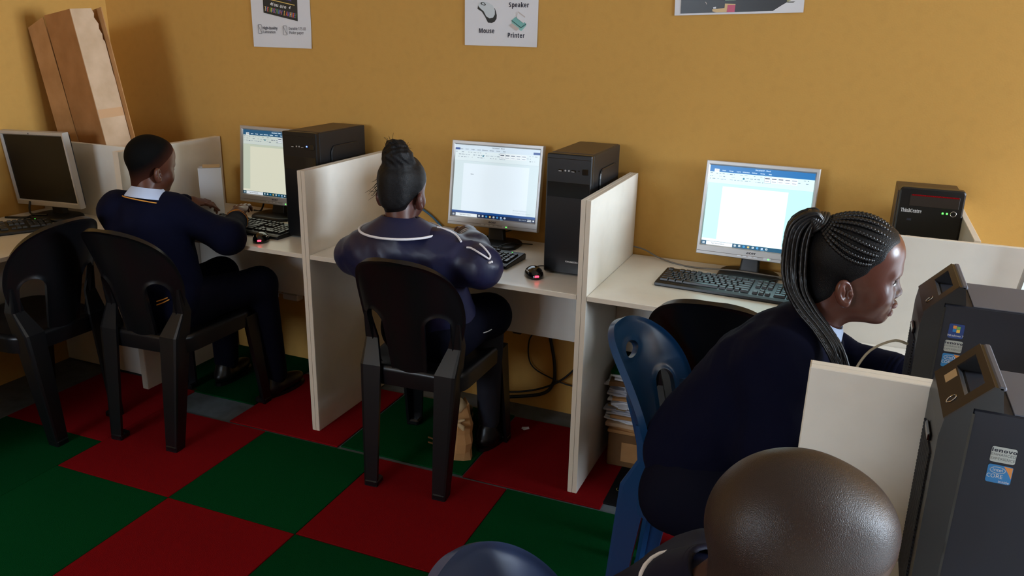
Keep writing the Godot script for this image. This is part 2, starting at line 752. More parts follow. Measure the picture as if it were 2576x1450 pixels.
	for e in [["fuzz", 0.7, 0.14, 0.2], ["fuzz_bald", 0.42, 0.06, 0.45]]:
		var fz := mat(Color.WHITE, e[1], 0.0, e[3])
		fz.vertex_color_use_as_albedo = true
		fz.albedo_texture = noise_tex(41, 0.3, 512, [Color(0.62, 0.58, 0.56), Color(1, 1, 1)], 3)
		fz.heightmap_enabled = true
		fz.heightmap_texture = noise_tex(43, 0.3, 512, [Color(0, 0, 0), Color(1, 1, 1)], 2)
		fz.heightmap_scale = e[2]
		M[e[0]] = tri(fz, 6.0)
	M.braid = mat(rgb(17, 15, 17), 0.36, 0.0, 0.5)
	M.eye_white = mat(rgb(220, 214, 208), 0.15)
	M.iris = mat(rgb(26, 16, 12), 0.1)
	M.lip = skin(rgb(124, 80, 74), 0.35)
	var gl := mat(Color(0.9, 0.95, 1.0, 0.06), 0.02)
	gl.transparency = BaseMaterial3D.TRANSPARENCY_ALPHA
	M.glass = gl
	M.window_frame = mat(rgb(210, 206, 196), 0.45)
	M.door = mat(rgb(120, 84, 50), 0.5)
	print_materials()

func skin(c: Color, rough: float) -> StandardMaterial3D:
	var m := mat(c, rough, 0.0, 0.5)
	m.subsurf_scatter_enabled = true
	m.subsurf_scatter_strength = 0.08
	return m

# ---------------------------------------------------------------- the room
const TO := Vector3(1.2943, 0.0, 1.149)

func build_room() -> void:
	struct("wall_back", bx(Vector3(RW / 2, CEIL / 2, -0.1), Vector3(RW + 0.4, CEIL + 0.3, 0.2)), M.wall)
	struct("wall_left", bx(Vector3(-0.1, CEIL / 2, RF / 2), Vector3(0.2, CEIL + 0.3, RF + 0.4)), M.wall)
	struct("ceiling", bx(Vector3(RW / 2, CEIL + 0.1, RF / 2), Vector3(RW + 0.8, 0.2, RF + 0.8)), M.ceiling)
	var fl := struct("floor", bx(Vector3(RW / 2, -0.106, RF / 2), Vector3(RW + 0.8, 0.2, RF + 0.8)), M.floor)
	carpet(fl)
	# right wall with its window
	var w := MB.new()
	hole_wall(w, Vector2(WZ - WW / 2, WY - WH / 2), Vector2(WZ + WW / 2, WY + WH / 2), RF)
	var o := struct("wall_right", w, M.wall)
	o.transform = Transform3D(Basis(Vector3(0, 0, 1), Vector3(0, 1, 0), Vector3(-1, 0, 0)), Vector3(RW + 0.25, 0, 0))
	window("window_1", Vector3(RW + 0.1, WY, WZ), WW, WH, -PI / 2)
	# front wall, behind the camera
	w = MB.new()
	hole_wall(w, Vector2(maxf(FX - FW / 2, 0.02), FY - 0.6), Vector2(FX + FW / 2, FY + 0.6), RW)
	o = struct("wall_front", w, M.wall)
	o.position = Vector3(0, 0, RF)
	window("window_2", Vector3(FX, FY, RF + 0.1), FW, 1.2, PI)
	var dr := struct("door_1", bx(Vector3(2.9, 1.0, RF - 0.02), Vector3(0.86, 2.0, 0.05), 0.004), M.door)
	var hd := MB.new()
	hd.tube([Vector3(2.56, 1.0, RF - 0.045), Vector3(2.56, 1.0, RF - 0.09), Vector3(2.68, 1.0, RF - 0.09)], 0.009)
	obj("door_handle", hd, M.chrome, dr)

func hole_wall(w: MB, lo: Vector2, hi: Vector2, length: float) -> void:
	var t := 0.25
	w.box(Vector3(lo.x / 2 - 0.1, CEIL / 2, t / 2), Vector3(lo.x + 0.2, CEIL + 0.3, t))
	w.box(Vector3((hi.x + length + 0.2) / 2, CEIL / 2, t / 2), Vector3(length + 0.2 - hi.x, CEIL + 0.3, t))
	w.box(Vector3((lo.x + hi.x) / 2, (lo.y - 0.15) / 2, t / 2), Vector3(hi.x - lo.x, lo.y + 0.15, t))
	w.box(Vector3((lo.x + hi.x) / 2, (hi.y + CEIL + 0.15) / 2, t / 2), Vector3(hi.x - lo.x, CEIL + 0.15 - hi.y, t))

func window(called: String, at: Vector3, w: float, h: float, turn: float) -> void:
	var o := Node3D.new()
	o.name = called
	add_child(o)
	o.set_meta("kind", "structure")
	o.position = at
	o.rotation.y = turn
	var f := MB.new()
	for s in [-1, 1]:
		f.box(Vector3(s * (w / 2 - 0.02), 0, 0), Vector3(0.04, h, 0.04), 0.004)
		f.box(Vector3(0, s * (h / 2 - 0.02), 0), Vector3(w - 0.08, 0.04, 0.04), 0.004)
	for k in [-1, 1]:
		f.box(Vector3(k * w / 6, 0, 0), Vector3(0.03, h - 0.08, 0.035), 0.003)
	obj("window_frame", f, M.window_frame, o)
	for k in 3:
		obj("pane", bx(Vector3((k - 1) * w / 3, 0, 0), Vector3(w / 3 - 0.04, h - 0.08, 0.004)), M.glass, o)

func carpet(fl: Node3D) -> void:
	# [column, row, colour] in tiles of half a metre, counted from one corner that the photograph shows
	var tiles := [[0.0, -1.0, "green"], [-1.0, -1.0, "red"], [1.0, -1.0, "red"], [2.0, -1.0, "green"], [3.0, -1.0, "red"], [4.0, -1.0, "green"],
		[-2.0, -1.38, "red"], [-2.0, -0.38, "green"], [-2.0, 0.62, "red"], [-2.0, 1.62, "green"], [-2.0, 2.62, "red"],
		[-1.38, -2.33, "green"], [-0.37, -2.02, "red"], [0.645, -2.035, "green"], [1.65, -2.02, "red"]]
	for j in range(0, 7):
		for i in range(-1, 11):
			tiles.append([float(i), float(j), "red" if posmod(i + j, 2) == 0 else "green"])
	var shapes := []
	for k in 3:
		var g := 0.4985 - 0.001 * k
		shapes.append(bx(Vector3(0, -0.003, 0), Vector3(g, 0.006, g), 0.0012).mesh())
	var bs := Basis(UP3, 0.017)
	var n := 0
	for t in tiles:
		var p: Vector3 = TO + bs * Vector3((t[0] + 0.5) * 0.5, 0, (t[1] + 0.5) * 0.5)
		if p.x > RW - 0.25 or p.z > RF - 0.25:
			continue
		obj("carpet_tile", shapes[n % 3], M["%s%d" % [t[2], (n * 7) % 3]], fl, Transform3D(bs, p))
		n += 1
	# the odd black tile with gold curls
	var p2: Vector3 = TO + bs * Vector3((2.64 + 0.5) * 0.5, 0, (-2.1 + 0.5) * 0.5)
	var bt := obj("carpet_tile", shapes[0], M.mat_black, fl, Transform3D(bs, p2))
	var rg := RandomNumberGenerator.new()
	rg.seed = 4
	var curls := MB.new()
	for k in 34:
		var c := Vector3(rg.randf_range(-0.22, 0.22), 0.0006, rg.randf_range(-0.22, 0.22))
		var pts := []
		var a0 := rg.randf() * TAU
		for s in 7:
			var a := a0 + s * 0.55
			pts.append(c + Vector3(cos(a), 0, sin(a)) * (0.018 - 0.0018 * s))
		curls.tube(pts, 0.0012, 4)
	obj("curl_pattern", curls, M.gold, bt)

# ---------------------------------------------------------------- carrels
func side(parent: Node3D, x0: float, x1: float, z0: float, z1: float, y0 := 0.0, y1 := TOP) -> void:
	obj("side_panel", bx(Vector3((x0 + x1) / 2, (y0 + y1) / 2, (z0 + z1) / 2), Vector3(x1 - x0, y1 - y0, z1 - z0), 0.0012), M.board, parent)
	# banded front edge
	obj("edge_band", bx(Vector3((x0 + x1) / 2, (y0 + y1) / 2, z1 + 0.0004), Vector3(x1 - x0 - 0.001, y1 - y0 - 0.001, 0.0012)), M.edge, parent)

func carrel(label: String, w: float, depth: float, tl: float, tr: float, at: Vector3, turn: float) -> Node3D:
	# local: x along the wall, the wall at z = 0, the sitter at +z
	var o := thing("carrel_desk", label, "desk", at, turn, "white carrel desks")
	side(o, 0.0, tl - 0.0004, 0.0, depth)
	if tr > 0.0:
		side(o, w - tr + 0.0004, w, 0.0, depth)
	var x0 := tl
	var x1 := w - tr
	obj("desktop", bx(Vector3((x0 + x1) / 2, DESK - 0.008, depth / 2 - 0.001), Vector3(x1 - x0 - 0.001, 0.016, depth - 0.002), 0.001), M.board, o)
	obj("desk_edge", bx(Vector3((x0 + x1) / 2, DESK - 0.008, depth - 0.0006), Vector3(x1 - x0 - 0.002, 0.0145, 0.0012)), M.edge, o)
	obj("modesty_panel", bx(Vector3((x0 + x1) / 2, (0.39 + DESK - 0.016) / 2, 0.18), Vector3(x1 - x0 - 0.001, DESK - 0.017 - 0.39, 0.016), 0.001), M.board, o)
	return o

func build_carrels() -> void:
	carrel("white carrel desk on the back wall where the boy in the navy jersey sits", 0.8840, 0.556, 0.030, 0.0163, Vector3(0.5700, 0, 0.006), 0.0)
	carrel("white carrel desk on the back wall in front of the girl in the satin jacket", 1.0390, 0.556, 0.0163, 0.0163, Vector3(1.4545, 0, 0.006), 0.0)
	carrel("white carrel desk on the back wall before the bright cyan screen, nobody sitting", 1.0460, 0.556, 0.0163, 0.0163, Vector3(2.4940, 0, 0.006), 0.0)
	carrel("white carrel desk on the left wall under the switched-off monitor", 1.0, 0.556, 0.016, 0.016, Vector3(0.006, 0, 1.445), PI / 2)
	carrel("white carrel desk on the right, between its two partitions, where the girl with braids sits", 1.0060, 0.566, 0.016, 0.016, Vector3(3.762, 0, 0.585), -PI / 2)
	carrel("white carrel desk nearest the camera, holding the large slate grey computer tower", 1.0060, 0.566, 0.016, 0.016, Vector3(3.762, 0, 1.5915), -PI / 2)

# ---------------------------------------------------------------- plastic chairs
# local: the sitter looks to -z; the back feet at z = +0.235
func chair(called: String, label: String, m: Material, at: Vector3, turn: float, blue := false, group := "") -> Node3D:
	var o := thing(called, label, "chair", at, turn, group)
	var s := MB.new()
	var yb := 0.40
	var yt := 0.828 if not blue else 0.787
	var inside := func(x: float, y: float) -> float:
		var ax := absf(x)
		var mid := yt - 0.20
		var w := lerpf(0.150, 0.208, smoothstep(yb, mid, y))
		var f := ax - w
		if y > mid:
			f = (pow(ax / 0.208, 2.3) + pow((y - mid) / 0.20, 2.3) - 1.0) * 0.09
		# the two tall slots
		var top := 0.632 if not blue else 0.635
		var c := 0.108 if not blue else 0.104
		var hw := 0.042 if not blue else 0.034
		var sl := ax - c - 0.006 * (y - 0.5) / 0.1
		var g := absf(sl) - hw
		if y > top - hw:
			g = sqrt(sl * sl + (y - top + hw) * (y - top + hw)) - hw
		if y < 0.425:
			g = maxf(g, 0.425 - y)
		f = maxf(f, -g)
		if blue:
			f = maxf(f, -(sqrt(x * x / 4.4 + (y - 0.715) * (y - 0.715)) - 0.019))
		return f
	var place := func(x: float, y: float) -> Vector3:
		var v := (y - yb) / (yt - yb)
		var r := lerpf(0.20, 0.245, v)
		var a := x / r
		var z := 0.195 + 0.085 * v + 0.02 * v * v
		var lip := 0.02 * pow(clampf(v, 0, 1), 6)
		return Vector3(sin(a) * r, y, z + lip - (1.0 - cos(a)) * r * 0.9)
	s.sheet(inside, place, Vector2(-0.226, yb - 0.01), Vector2(0.226, yt + 0.015), 84, 76, 0.0075, 1.3)
	obj("backrest", s, m, o)
	# seat: dished top with a turned-down rim
	var st := MB.new()
	var rings := []
	for k in [[0.36, 1.0, 0.0], [0.41, 1.02, 0.0], [0.424, 1.0, 0.0], [0.427, 0.93, 0.0], [0.418, 0.75, 0.0], [0.412, 0.3, 0.0]]:
		var ring := []
		for q in rrect(0.40, 0.40, 0.075, 5):
			var tp: float = 1.0 - 0.12 * (q.y / 0.2 * 0.5 + 0.5)
			ring.append(Vector3(q.x * tp * k[1], k[0], q.y * k[1]))
		rings.append(ring)
	st.loft(rings)
	obj("seat", st, m, o)
	# four angle-section legs
	for l in [[-1, 1], [1, 1], [-1, -1], [1, -1]]:
		var lg := MB.new()
		var rr := []
		for k in range(0 if l[1] > 0 else 2, 7):
			var t := (k - 2) / 4.0
			var top := Vector3(0.132 * l[0], 0.43, 0.182) if l[1] > 0 else Vector3(0.165 * l[0], 0.40, -0.165)
			var bot := Vector3(0.125 * l[0], 0.0, 0.235) if l[1] > 0 else Vector3(0.185 * l[0], 0.0, -0.215)
			var c := top.lerp(bot, maxf(t, 0.0))
			var a := lerpf(0.036, 0.023, maxf(t, 0.0))
			if k < 2:
				# the back legs grow out of the posts beside the slots
				c = (place as Callable).call(l[0] * [0.178, 0.164][k], [0.6, 0.51][k]) - Vector3(0, 0, [0.006, 0.012][k])
				a = [0.010, 0.022][k]
			var th := 0.011
			var ring := []
			for q in [Vector2(a, a), Vector2(a * 0.72, a * 1.06), Vector2(-a, a), Vector2(-a, a - th), Vector2(a - th * 1.5, a - th * 1.5), Vector2(a - th, -a), Vector2(a, -a), Vector2(a * 1.06, a * 0.72)]:
				ring.append(c + Vector3(q.x * l[0], 0, q.y * l[1]))
			rr.append(ring)
		lg.loft(rr, false)
		var leg := obj("leg", lg, m, o)
		var ft := MB.new()
		var fb := Vector3(0.125 * l[0], 0.012, 0.235) if l[1] > 0 else Vector3(0.185 * l[0], 0.012, -0.215)
		ft.box(fb, Vector3(0.05, 0.024, 0.05), 0.006)
		obj("foot", ft, m, leg)
	return o

func chair_copy(of: Node3D, label: String, at: Vector3, turn: float) -> Node3D:
	var o: Node3D = of.duplicate()
	o.name = numbered("plastic_chair")
	add_child(o)
	o.position = at
	o.rotation.y = turn
	o.set_meta("label", label)
	return o

func build_chairs() -> void:
	var grp := "black plastic chairs"
	var c1 := chair("plastic_chair", "black plastic chair with slotted back that the boy in the navy jersey sits on", M.black_plastic, Vector3(0.938, 0, 0.672), deg_to_rad(4), false, grp)
	chair_copy(c1, "black plastic chair with slotted back under the girl in the satin jacket", Vector3(1.965, 0, 0.547), deg_to_rad(4))
	chair_copy(c1, "empty black plastic chair facing the left wall and its dark monitor", Vector3(0.43, 0, 0.92), deg_to_rad(90))
	chair_copy(c1, "black plastic chair behind the blue one, pushed up to the empty carrel", Vector3(2.915, 0, 0.515), deg_to_rad(2))
	chair("plastic_chair", "blue plastic chair with an oval grip hole under the girl with braids", M.blue_plastic, Vector3(3.032, 0, 0.995), deg_to_rad(-97), true, "blue plastic chairs")
	chair("plastic_chair", "pale blue plastic chair of which only the rim shows, nearest the camera", M.blue_plastic_b, Vector3(3.085, 0, 2.015), deg_to_rad(-90), true, "blue plastic chairs")

# ---------------------------------------------------------------- monitors, computers, keyboards, mice
func ring_faces(mb: MB, loops: Array) -> void:
	# loops: [x0, x1, y0, y1, z], neighbours joined by four flat faces
	for k in loops.size() - 1:
		var a: Array = loops[k]
		var b: Array = loops[k + 1]
		var A := [Vector3(a[0], a[2], a[4]), Vector3(a[1], a[2], a[4]), Vector3(a[1], a[3], a[4]), Vector3(a[0], a[3], a[4])]
		var B := [Vector3(b[0], b[2], b[4]), Vector3(b[1], b[2], b[4]), Vector3(b[1], b[3], b[4]), Vector3(b[0], b[3], b[4])]
		for s in 4:
			var t := (s + 1) % 4
			var q := mb.v.size()
			for p in [A[s], A[t], B[t], B[s]]:
				mb.v.append(p)
			for i in [0, 2, 1, 0, 3, 2]:
				mb.ix.append(q + i)

func quad_uv(w: float, h: float) -> MB:
	var mb := MB.new()
	for p in [[-1, -1], [1, -1], [1, 1], [-1, 1]]:
		mb.v.append(Vector3(p[0] * w / 2, p[1] * h / 2, 0))
		mb.uv.append(Vector2(p[0] * 0.5 + 0.5, 0.5 - p[1] * 0.5))
	for i in [0, 2, 1, 0, 3, 2]:
		mb.ix.append(i)
	return mb

const SW := 0.338
const SH := 0.27

# base: the middle of the foot on the desk; mid: the middle of the screen
func monitor(label: String, base: Vector3, mid: Vector3, yaw: float, tilt: float, roll: float, screen: Material, bars: bool) -> Node3D:
	var o := thing("monitor", label, "monitor", base, 0.0, "silver monitors")
	var hb := Basis(UP3, yaw) * Basis(Vector3.RIGHT, -tilt) * Basis(Vector3.BACK, roll)
	var hx := Transform3D(hb, mid - base)
	var bo := 0.034 if bars else 0.022
	var f := MB.new()
	var X := SW / 2 + 0.0135
	var y1 := SH / 2 + 0.016
	var y0 := -SH / 2 - bo
	ring_faces(f, [[-X + 0.004, X - 0.004, y0 + 0.004, y1 - 0.004, -0.03], [-X, X, y0, y1, -0.026], [-X, X, y0, y1, -0.003], [-X + 0.002, X - 0.002, y0 + 0.002, y1 - 0.002, 0.0], [-X + 0.0095, X - 0.0095, -SH / 2 - 0.004, y1 - 0.0115, 0.0], [-SW / 2, SW / 2, -SH / 2, SH / 2, -0.006]])
	var fr := obj("screen_bezel", f, M.silver, o, hx)
	if bars:
		obj("bezel_lip", bx(Vector3(0, y0 + 0.012, 0.0006), Vector3(X * 2 - 0.006, 0.0012, 0.0012)), M.cable_grey, fr)
	var back := MB.new()
	var rings := []
	for k in [[1.0, -0.024], [0.985, -0.034], [0.72, -0.05], [0.66, -0.058]]:
		var r := []
		for q in rrect((X * 2 - 0.002) * k[0], (y1 - y0 - 0.002) * k[0], 0.012):
			r.append(Vector3(q.x, q.y + (y0 + y1) / 2, k[1]))
		rings.append(r)
	back.loft(rings, false)
	obj("back_casing", back, M.silver if bars else M.case_black, o, hx)
	obj("screen", quad_uv(SW, SH), screen, o, hx * at3(0, 0, -0.0062))
	if bars:
		var lg := txt("acer", 0.008, M.dark_print, o, hx * at3(0.002, -SH / 2 - 0.012, 0.0004), 1.35, true)
		tag(lg, "dark maker's mark under the screen")
		for k in 4:
			var b := MB.new()
			b.prism(rrect(0.013, 0.0045, 0.002, 3), 0.0016)
			obj("button", b, M.silver_light, o, hx * at3(-0.036 + 0.018 * k, -SH / 2 - 0.0245, -0.0004))
		var pb := MB.new()
		pb.prism(rrect(0.026, 0.008, 0.0038, 4), 0.0022)
		obj("power_button", pb, M.silver_light, o, hx * at3(0.056, -SH / 2 - 0.0255, -0.0004))
		obj("power_light", bx(Vector3.ZERO, Vector3(0.004, 0.003, 0.0008)), M.led_green, o, hx * at3(0.06, -SH / 2 - 0.0255, 0.002))
	else:
		obj("webcam_mark", bx(Vector3.ZERO, Vector3(0.004, 0.005, 0.0006)), M.dark_print, o, hx * at3(-0.01, SH / 2 + 0.008, 0.0002))
	# neck from the back of the casing down to the foot
	var hinge := hx * Vector3(0, -SH / 2 + 0.045, -0.05)
	var nk := MB.new()
	var w2 := 0.045
	var fx := Basis(UP3, yaw)
	var rr := []
	for k in 5:
		var t := k / 4.0
		var c := Vector3(0, 0.012, -0.02).lerp(hinge, t)
		var ring := []
		for q in rrect(w2 * lerpf(1.5, 1.1, t), 0.03, 0.008, 3):
			ring.append(Vector3(c.x, c.y, c.z) + fx * Vector3(q.x, 0, q.y))
		rr.append(ring)
	nk.loft(rr)
	obj("neck", nk, M.case_black, o)
	var ft := MB.new()
	var fr2 := []
	for k in [[0.98, 0.0], [1.0, 0.004], [0.97, 0.011], [0.9, 0.015], [0.4, 0.018]]:
		var r := []
		for q in rrect(0.2 * k[0], 0.15 * k[0], 0.05 * k[0], 6):
			r.append(fx * Vector3(q.x, 0, q.y) + Vector3(0, k[1], 0))
		fr2.append(r)
	ft.loft(fr2)
	obj("stand_foot", ft, M.case_black, o)
	return o

func screen_mat(kind: int, e: float) -> StandardMaterial3D:
	# the desktop that the screens show: a word processor over a task bar
	var W := 820
	var H := 656
	var im := Image.create(W, H, false, Image.FORMAT_RGB8)
	var page: Color = [Color(0.93, 0.93, 0.84), Color(0.9, 0.95, 0.985), Color(0.93, 1.0, 1.0)][kind]
	var desk: Color = [Color(0.82, 0.86, 0.78), Color(0.83, 0.9, 0.92), Color(0.74, 0.965, 0.995)][kind]
	var bar: Color = [Color(0.1, 0.36, 0.52), Color(0.82, 0.89, 0.94), Color(0.02, 0.42, 0.68)][kind]
	var task: Color = [Color(0.03, 0.26, 0.34), Color(0.03, 0.12, 0.26), Color(0.0, 0.3, 0.42)][kind]
	var status: Color = [page, Color(0.06, 0.28, 0.55), page][kind]
	var ink := Color(0.25, 0.3, 0.38)
	var soft := Color(0.62, 0.68, 0.74)
	im.fill(desk)
	im.fill_rect(Rect2i(0, 0, W, 52), bar)
	im.fill_rect(Rect2i(0, 52, W, 92), desk.lerp(Color(0.9, 0.95, 0.96), 0.55))
	im.fill_rect(Rect2i(0, 143, W, 1), soft)
	im.fill_rect(Rect2i(90 if kind != 2 else 118, 166, 640 if kind != 2 else 520, 600), page)
	if kind != 1:
		im.fill_rect(Rect2i(36, 28, 40, 24), Color(0.93, 0.96, 0.97))
	else:
		im.fill_rect(Rect2i(0, 28, 46, 18), Color(0.06, 0.26, 0.55))
		im.fill_rect(Rect2i(758, 26, 62, 20), Color(0.06, 0.26, 0.55))
	var rg := RandomNumberGenerator.new()
	rg.seed = 70 + kind
	# ribbon: rows of small icons
	for row in 3:
		var x := 6
		while x < 780:
			var w := rg.randi_range(4, 26)
			if rg.randf() < 0.72 and not (x > 430 and x < 690):
				im.fill_rect(Rect2i(x, 62 + row * 22, w, rg.randi_range(3, 6)), ink.lerp(soft, 0.35 + 0.65 * rg.randf()))
			x += w + rg.randi_range(6, 16)
	for k in 5:
		var x := 440 + k * 52
		im.fill_rect(Rect2i(x, 58, 46, 48), Color(0.93, 0.96, 0.97))
		im.fill_rect(Rect2i(x + 4, 68, 36, 8), ink.lerp(soft, 0.25 * k))
		im.fill_rect(Rect2i(x + 6, 92, 32, 5), soft)
	for e2 in [Rect2i(438, 56, 52, 2), Rect2i(438, 108, 52, 2), Rect2i(438, 56, 2, 54), Rect2i(488, 56, 2, 54)]:
		im.fill_rect(e2, Color(0.45, 0.52, 0.6))
	im.fill_rect(Rect2i(270, 84, 14, 14), Color(0.1, 0.45, 0.55))
	# status bar and task bar
	im.fill_rect(Rect2i(0, H - 52, W, 20), status)
	im.fill_rect(Rect2i(0, H - 32, W, 32), task)
	var lit := Color(0.92, 0.95, 0.97)
	im.fill_rect(Rect2i(40, H - 30, 215, 30), lit)
	for q in [[10, 9], [20, 9], [10, 18], [20, 18]]:
		im.fill_rect(Rect2i(q[0], H - 32 + q[1], 8, 7), lit)
	var cols := [lit, lit, Color(0.2, 0.65, 0.9), Color(0.95, 0.8, 0.45), lit, Color(0.35, 0.7, 0.95), Color(0.75, 0.85, 1.0), lit]
	for k in 8:
		var x := 268 + k * 36
		im.fill_rect(Rect2i(x, H - 24, 16, 15), cols[k])
		im.fill_rect(Rect2i(x + 5, H - 19, 6, 5), task)
	im.fill_rect(Rect2i(484, H - 3, 28, 3), Color(0.5, 0.8, 1.0))
	for k in 5:
		im.fill_rect(Rect2i(668 + k * 14, H - 20, 8, 8), lit.lerp(task, 0.3))
	im.fill_rect(Rect2i(748, H - 26, 36, 6), lit)
	im.fill_rect(Rect2i(746, H - 14, 40, 6), lit)
	im.fill_rect(Rect2i(798, H - 23, 14, 13), lit)
	var t := ImageTexture.create_from_image(im)
	var m := mat(Color(0.02, 0.02, 0.02), 0.3)
	m.emission_enabled = true
	m.emission = Color.WHITE
	m.emission_operator = BaseMaterial3D.EMISSION_OP_MULTIPLY
	m.emission_texture = t
	m.emission_energy_multiplier = e
	return m

func screen_words(o: Node3D, hx: Transform3D, kind: int) -> void:
	var px := SW / 820.0
	var at := func(x: float, y: float) -> Transform3D:
		return hx * at3((x - 410) * px, (328 - y) * px, -0.0058)
	var head: Material = M.screen_white if kind != 1 else M.screen_ink
	txt("Document1 - Word", 10 * px, head, o, (at as Callable).call(420, 14))
	var x := 60.0
	for w in ["Home", "Insert", "Design", "Layout", "References", "Mailings", "Review", "View"]:
		txt(w, 8 * px, M.screen_ink if (kind == 1 or w == "Home") else M.screen_white, o, (at as Callable).call(x, 38))
		x += 46 + 3.5 * w.length() * 0.6
	txt("Type here to search", 9 * px, M.screen_ink, o, (at as Callable).call(136, 640))
	if kind == 1:
		txt("Name", 8 * px, M.screen_ink, o, (at as Callable).call(180, 262))
		txt("Activate Windows", 12 * px, M.screen_pale, o, (at as Callable).call(668, 560))
		txt("Go to Settings to activate Windows.", 8 * px, M.screen_pale, o, (at as Callable).call(688, 582))

func screen_light(o: Node3D, hx: Transform3D, c: Color, e: float) -> void:
	var l := AreaLight3D.new()
	l.name = "screen_light"
	l.area_size = Vector2(SW, SH)
	l.light_color = c
	l.light_energy = e
	l.area_normalize_energy = false
	l.shadow_enabled = true
	o.add_child(l)
	l.transform = hx * Transform3D(Basis(UP3, PI), Vector3(0, 0, 0.004))

func key_layout() -> Array:
	# [x, z, width, depth] in key pitches; x from the left, z from the back
	var k := []
	k.append([0, 0, 1, 1])
	for g in [[2.0, 4], [6.5, 4], [11.0, 4]]:
		for i in g[1]:
			k.append([g[0] + i, 0, 1, 1])
	for i in 3:
		k.append([15.4 + i, 0, 1, 1])
	var rows := [[1.0, 13, 2.0, 0.0], [1.5, 12, 1.5, 0.0], [1.75, 11, 2.25, 0.0], [2.25, 10, 2.75, 0.0]]
	for i in 13:
		k.append([i, 1.35, 1, 1])
	k.append([13, 1.35, 2, 1])
	k.append([0, 2.35, 1.5, 1])
	for i in 12:
		k.append([1.5 + i, 2.35, 1, 1])
	k.append([13.5, 2.35, 1.5, 1])
	k.append([0, 3.35, 1.75, 1])
	for i in 11:
		k.append([1.75 + i, 3.35, 1, 1])
	k.append([12.75, 3.35, 2.25, 1])
	k.append([0, 4.35, 2.25, 1])
	for i in 10:
		k.append([2.25 + i, 4.35, 1, 1])
	k.append([12.25, 4.35, 2.75, 1])
	for q in [[0, 1.5], [1.5, 1.25], [2.75, 1.25], [4, 6.0], [10, 1.25], [11.25, 1.25], [12.5, 1.0], [13.5, 1.5]]:
		k.append([q[0], 5.35, q[1], 1])
	for j in 2:
		for i in 3:
			k.append([15.4 + i, 1.35 + j, 1, 1])
	k.append([16.4, 4.35, 1, 1])
	for i in 3:
		k.append([15.4 + i, 5.35, 1, 1])
	for j in 3:
		for i in 3:
			k.append([18.8 + i, 2.35 + j, 1, 1])
	for i in 4:
		k.append([18.8 + i, 1.35, 1, 1])
	k.append([21.8, 2.35, 1, 2])
	k.append([21.8, 4.35, 1, 2])
	k.append([18.8, 5.35, 2, 1])
	k.append([20.8, 5.35, 1, 1])
	return k

var key_meshes := {}

func keyboard(label: String, at: Vector3, turn: float, size := 1.0) -> Node3D:
	var o := thing("keyboard", label, "keyboard", at, turn, "black keyboards")
	var prof := PackedVector2Array([Vector2(-0.075, 0), Vector2(0.08, 0), Vector2(0.084, 0.004), Vector2(0.082, 0.011), Vector2(0.07, 0.0145), Vector2(-0.07, 0.0225), Vector2(-0.077, 0.019)])
	var b := MB.new()
	b.prism(prof, 0.444 * size, Transform3D(Basis(Vector3(0, 0, 1), Vector3(0, 1, 0), Vector3(-1, 0, 0)), Vector3(0.222 * size, 0, 0)), 0.0025)
	obj("keyboard_body", b, M.case_black, o)
	var pitch := 0.0186 * size
	var tip := atan2(0.008, 0.14)
	for k in key_layout():
		var id := "%s %s" % [k[2], k[3]]
		if not key_meshes.has(id):
			var w: float = k[2] * 0.0186 - 0.0026
			var d: float = k[3] * 0.0186 - 0.0026
			var mb := MB.new()
			var r0 := []
			var r1 := []
			var r2 := []
			for q in [[1, 1], [-1, 1], [-1, -1], [1, -1]]:
				r0.append(Vector3(q[0] * w / 2, 0, q[1] * d / 2))
				r1.append(Vector3(q[0] * (w / 2 - 0.0015), 0.0055, q[1] * (d / 2 - 0.0015) - 0.0006))
				r2.append(Vector3(q[0] * (w / 2 - 0.0026), 0.0064, q[1] * (d / 2 - 0.0026) - 0.0006))
			mb.loft([r0, r1, r2], false)
			key_meshes[id] = mb.mesh()
		var x: float = (k[0] + k[2] / 2.0 - 11.4) * pitch
		var z: float = (k[1] + k[3] / 2.0) * pitch - 0.062
		obj("key", key_meshes[id], M.key, o, Transform3D(Basis(Vector3.RIGHT, tip).scaled(Vector3(size, 1, 1)), Vector3(x, 0.0225 - (z + 0.07) * 0.008 / 0.14, z)))
	obj("lock_light", bx(Vector3(0.175 * size, 0.0222, -0.06), Vector3(0.003, 0.001, 0.002)), M.led_green, o)
	return o

func mouse(label: String, at: Vector3, turn: float, lit := true) -> Node3D:
	# local: the buttons towards -z
	var o := thing("computer_mouse", label, "mouse", at, turn, "black computer mice")
	var f := Field.new(Vector3(-0.04, -0.004, -0.065), Vector3(0.04, 0.045, 0.065), 0.003)
	f.ell(Vector3(0, 0.006, 0.008), Vector3(0.030, 0.029, 0.046), 0.01)
	f.ell(Vector3(0, 0.004, -0.02), Vector3(0.027, 0.02, 0.036), 0.015)
	f.keep(Vector3(0, 1, 0), 0.0)
	var b := MB.new()
	f.into(b)
	obj("mouse_body", b, M.case_gloss, o)
	var w := MB.new()
	w.tube([Vector3(-0.003, 0.021, -0.03), Vector3(0.003, 0.021, -0.03)], 0.0065, 12)
	obj("scroll_wheel", w, M.silver, o)
	var l := MB.new()
	l.tube(spline([Vector3(-0.0225, 0.013, -0.03), Vector3(-0.026, 0.02, 0.0), Vector3(-0.022, 0.021, 0.026)], 4), 0.0018, 6)
	l.tube(spline([Vector3(0.0225, 0.013, -0.03), Vector3(0.026, 0.02, 0.0), Vector3(0.022, 0.021, 0.026)], 4), 0.0018, 6)
	obj("side_trim", l, M.silver, o)
	if lit:
		obj("glow_window", bx(Vector3(0, 0.012, 0.0515), Vector3(0.014, 0.007, 0.004), 0.0015), M.led_red, o)
	return o

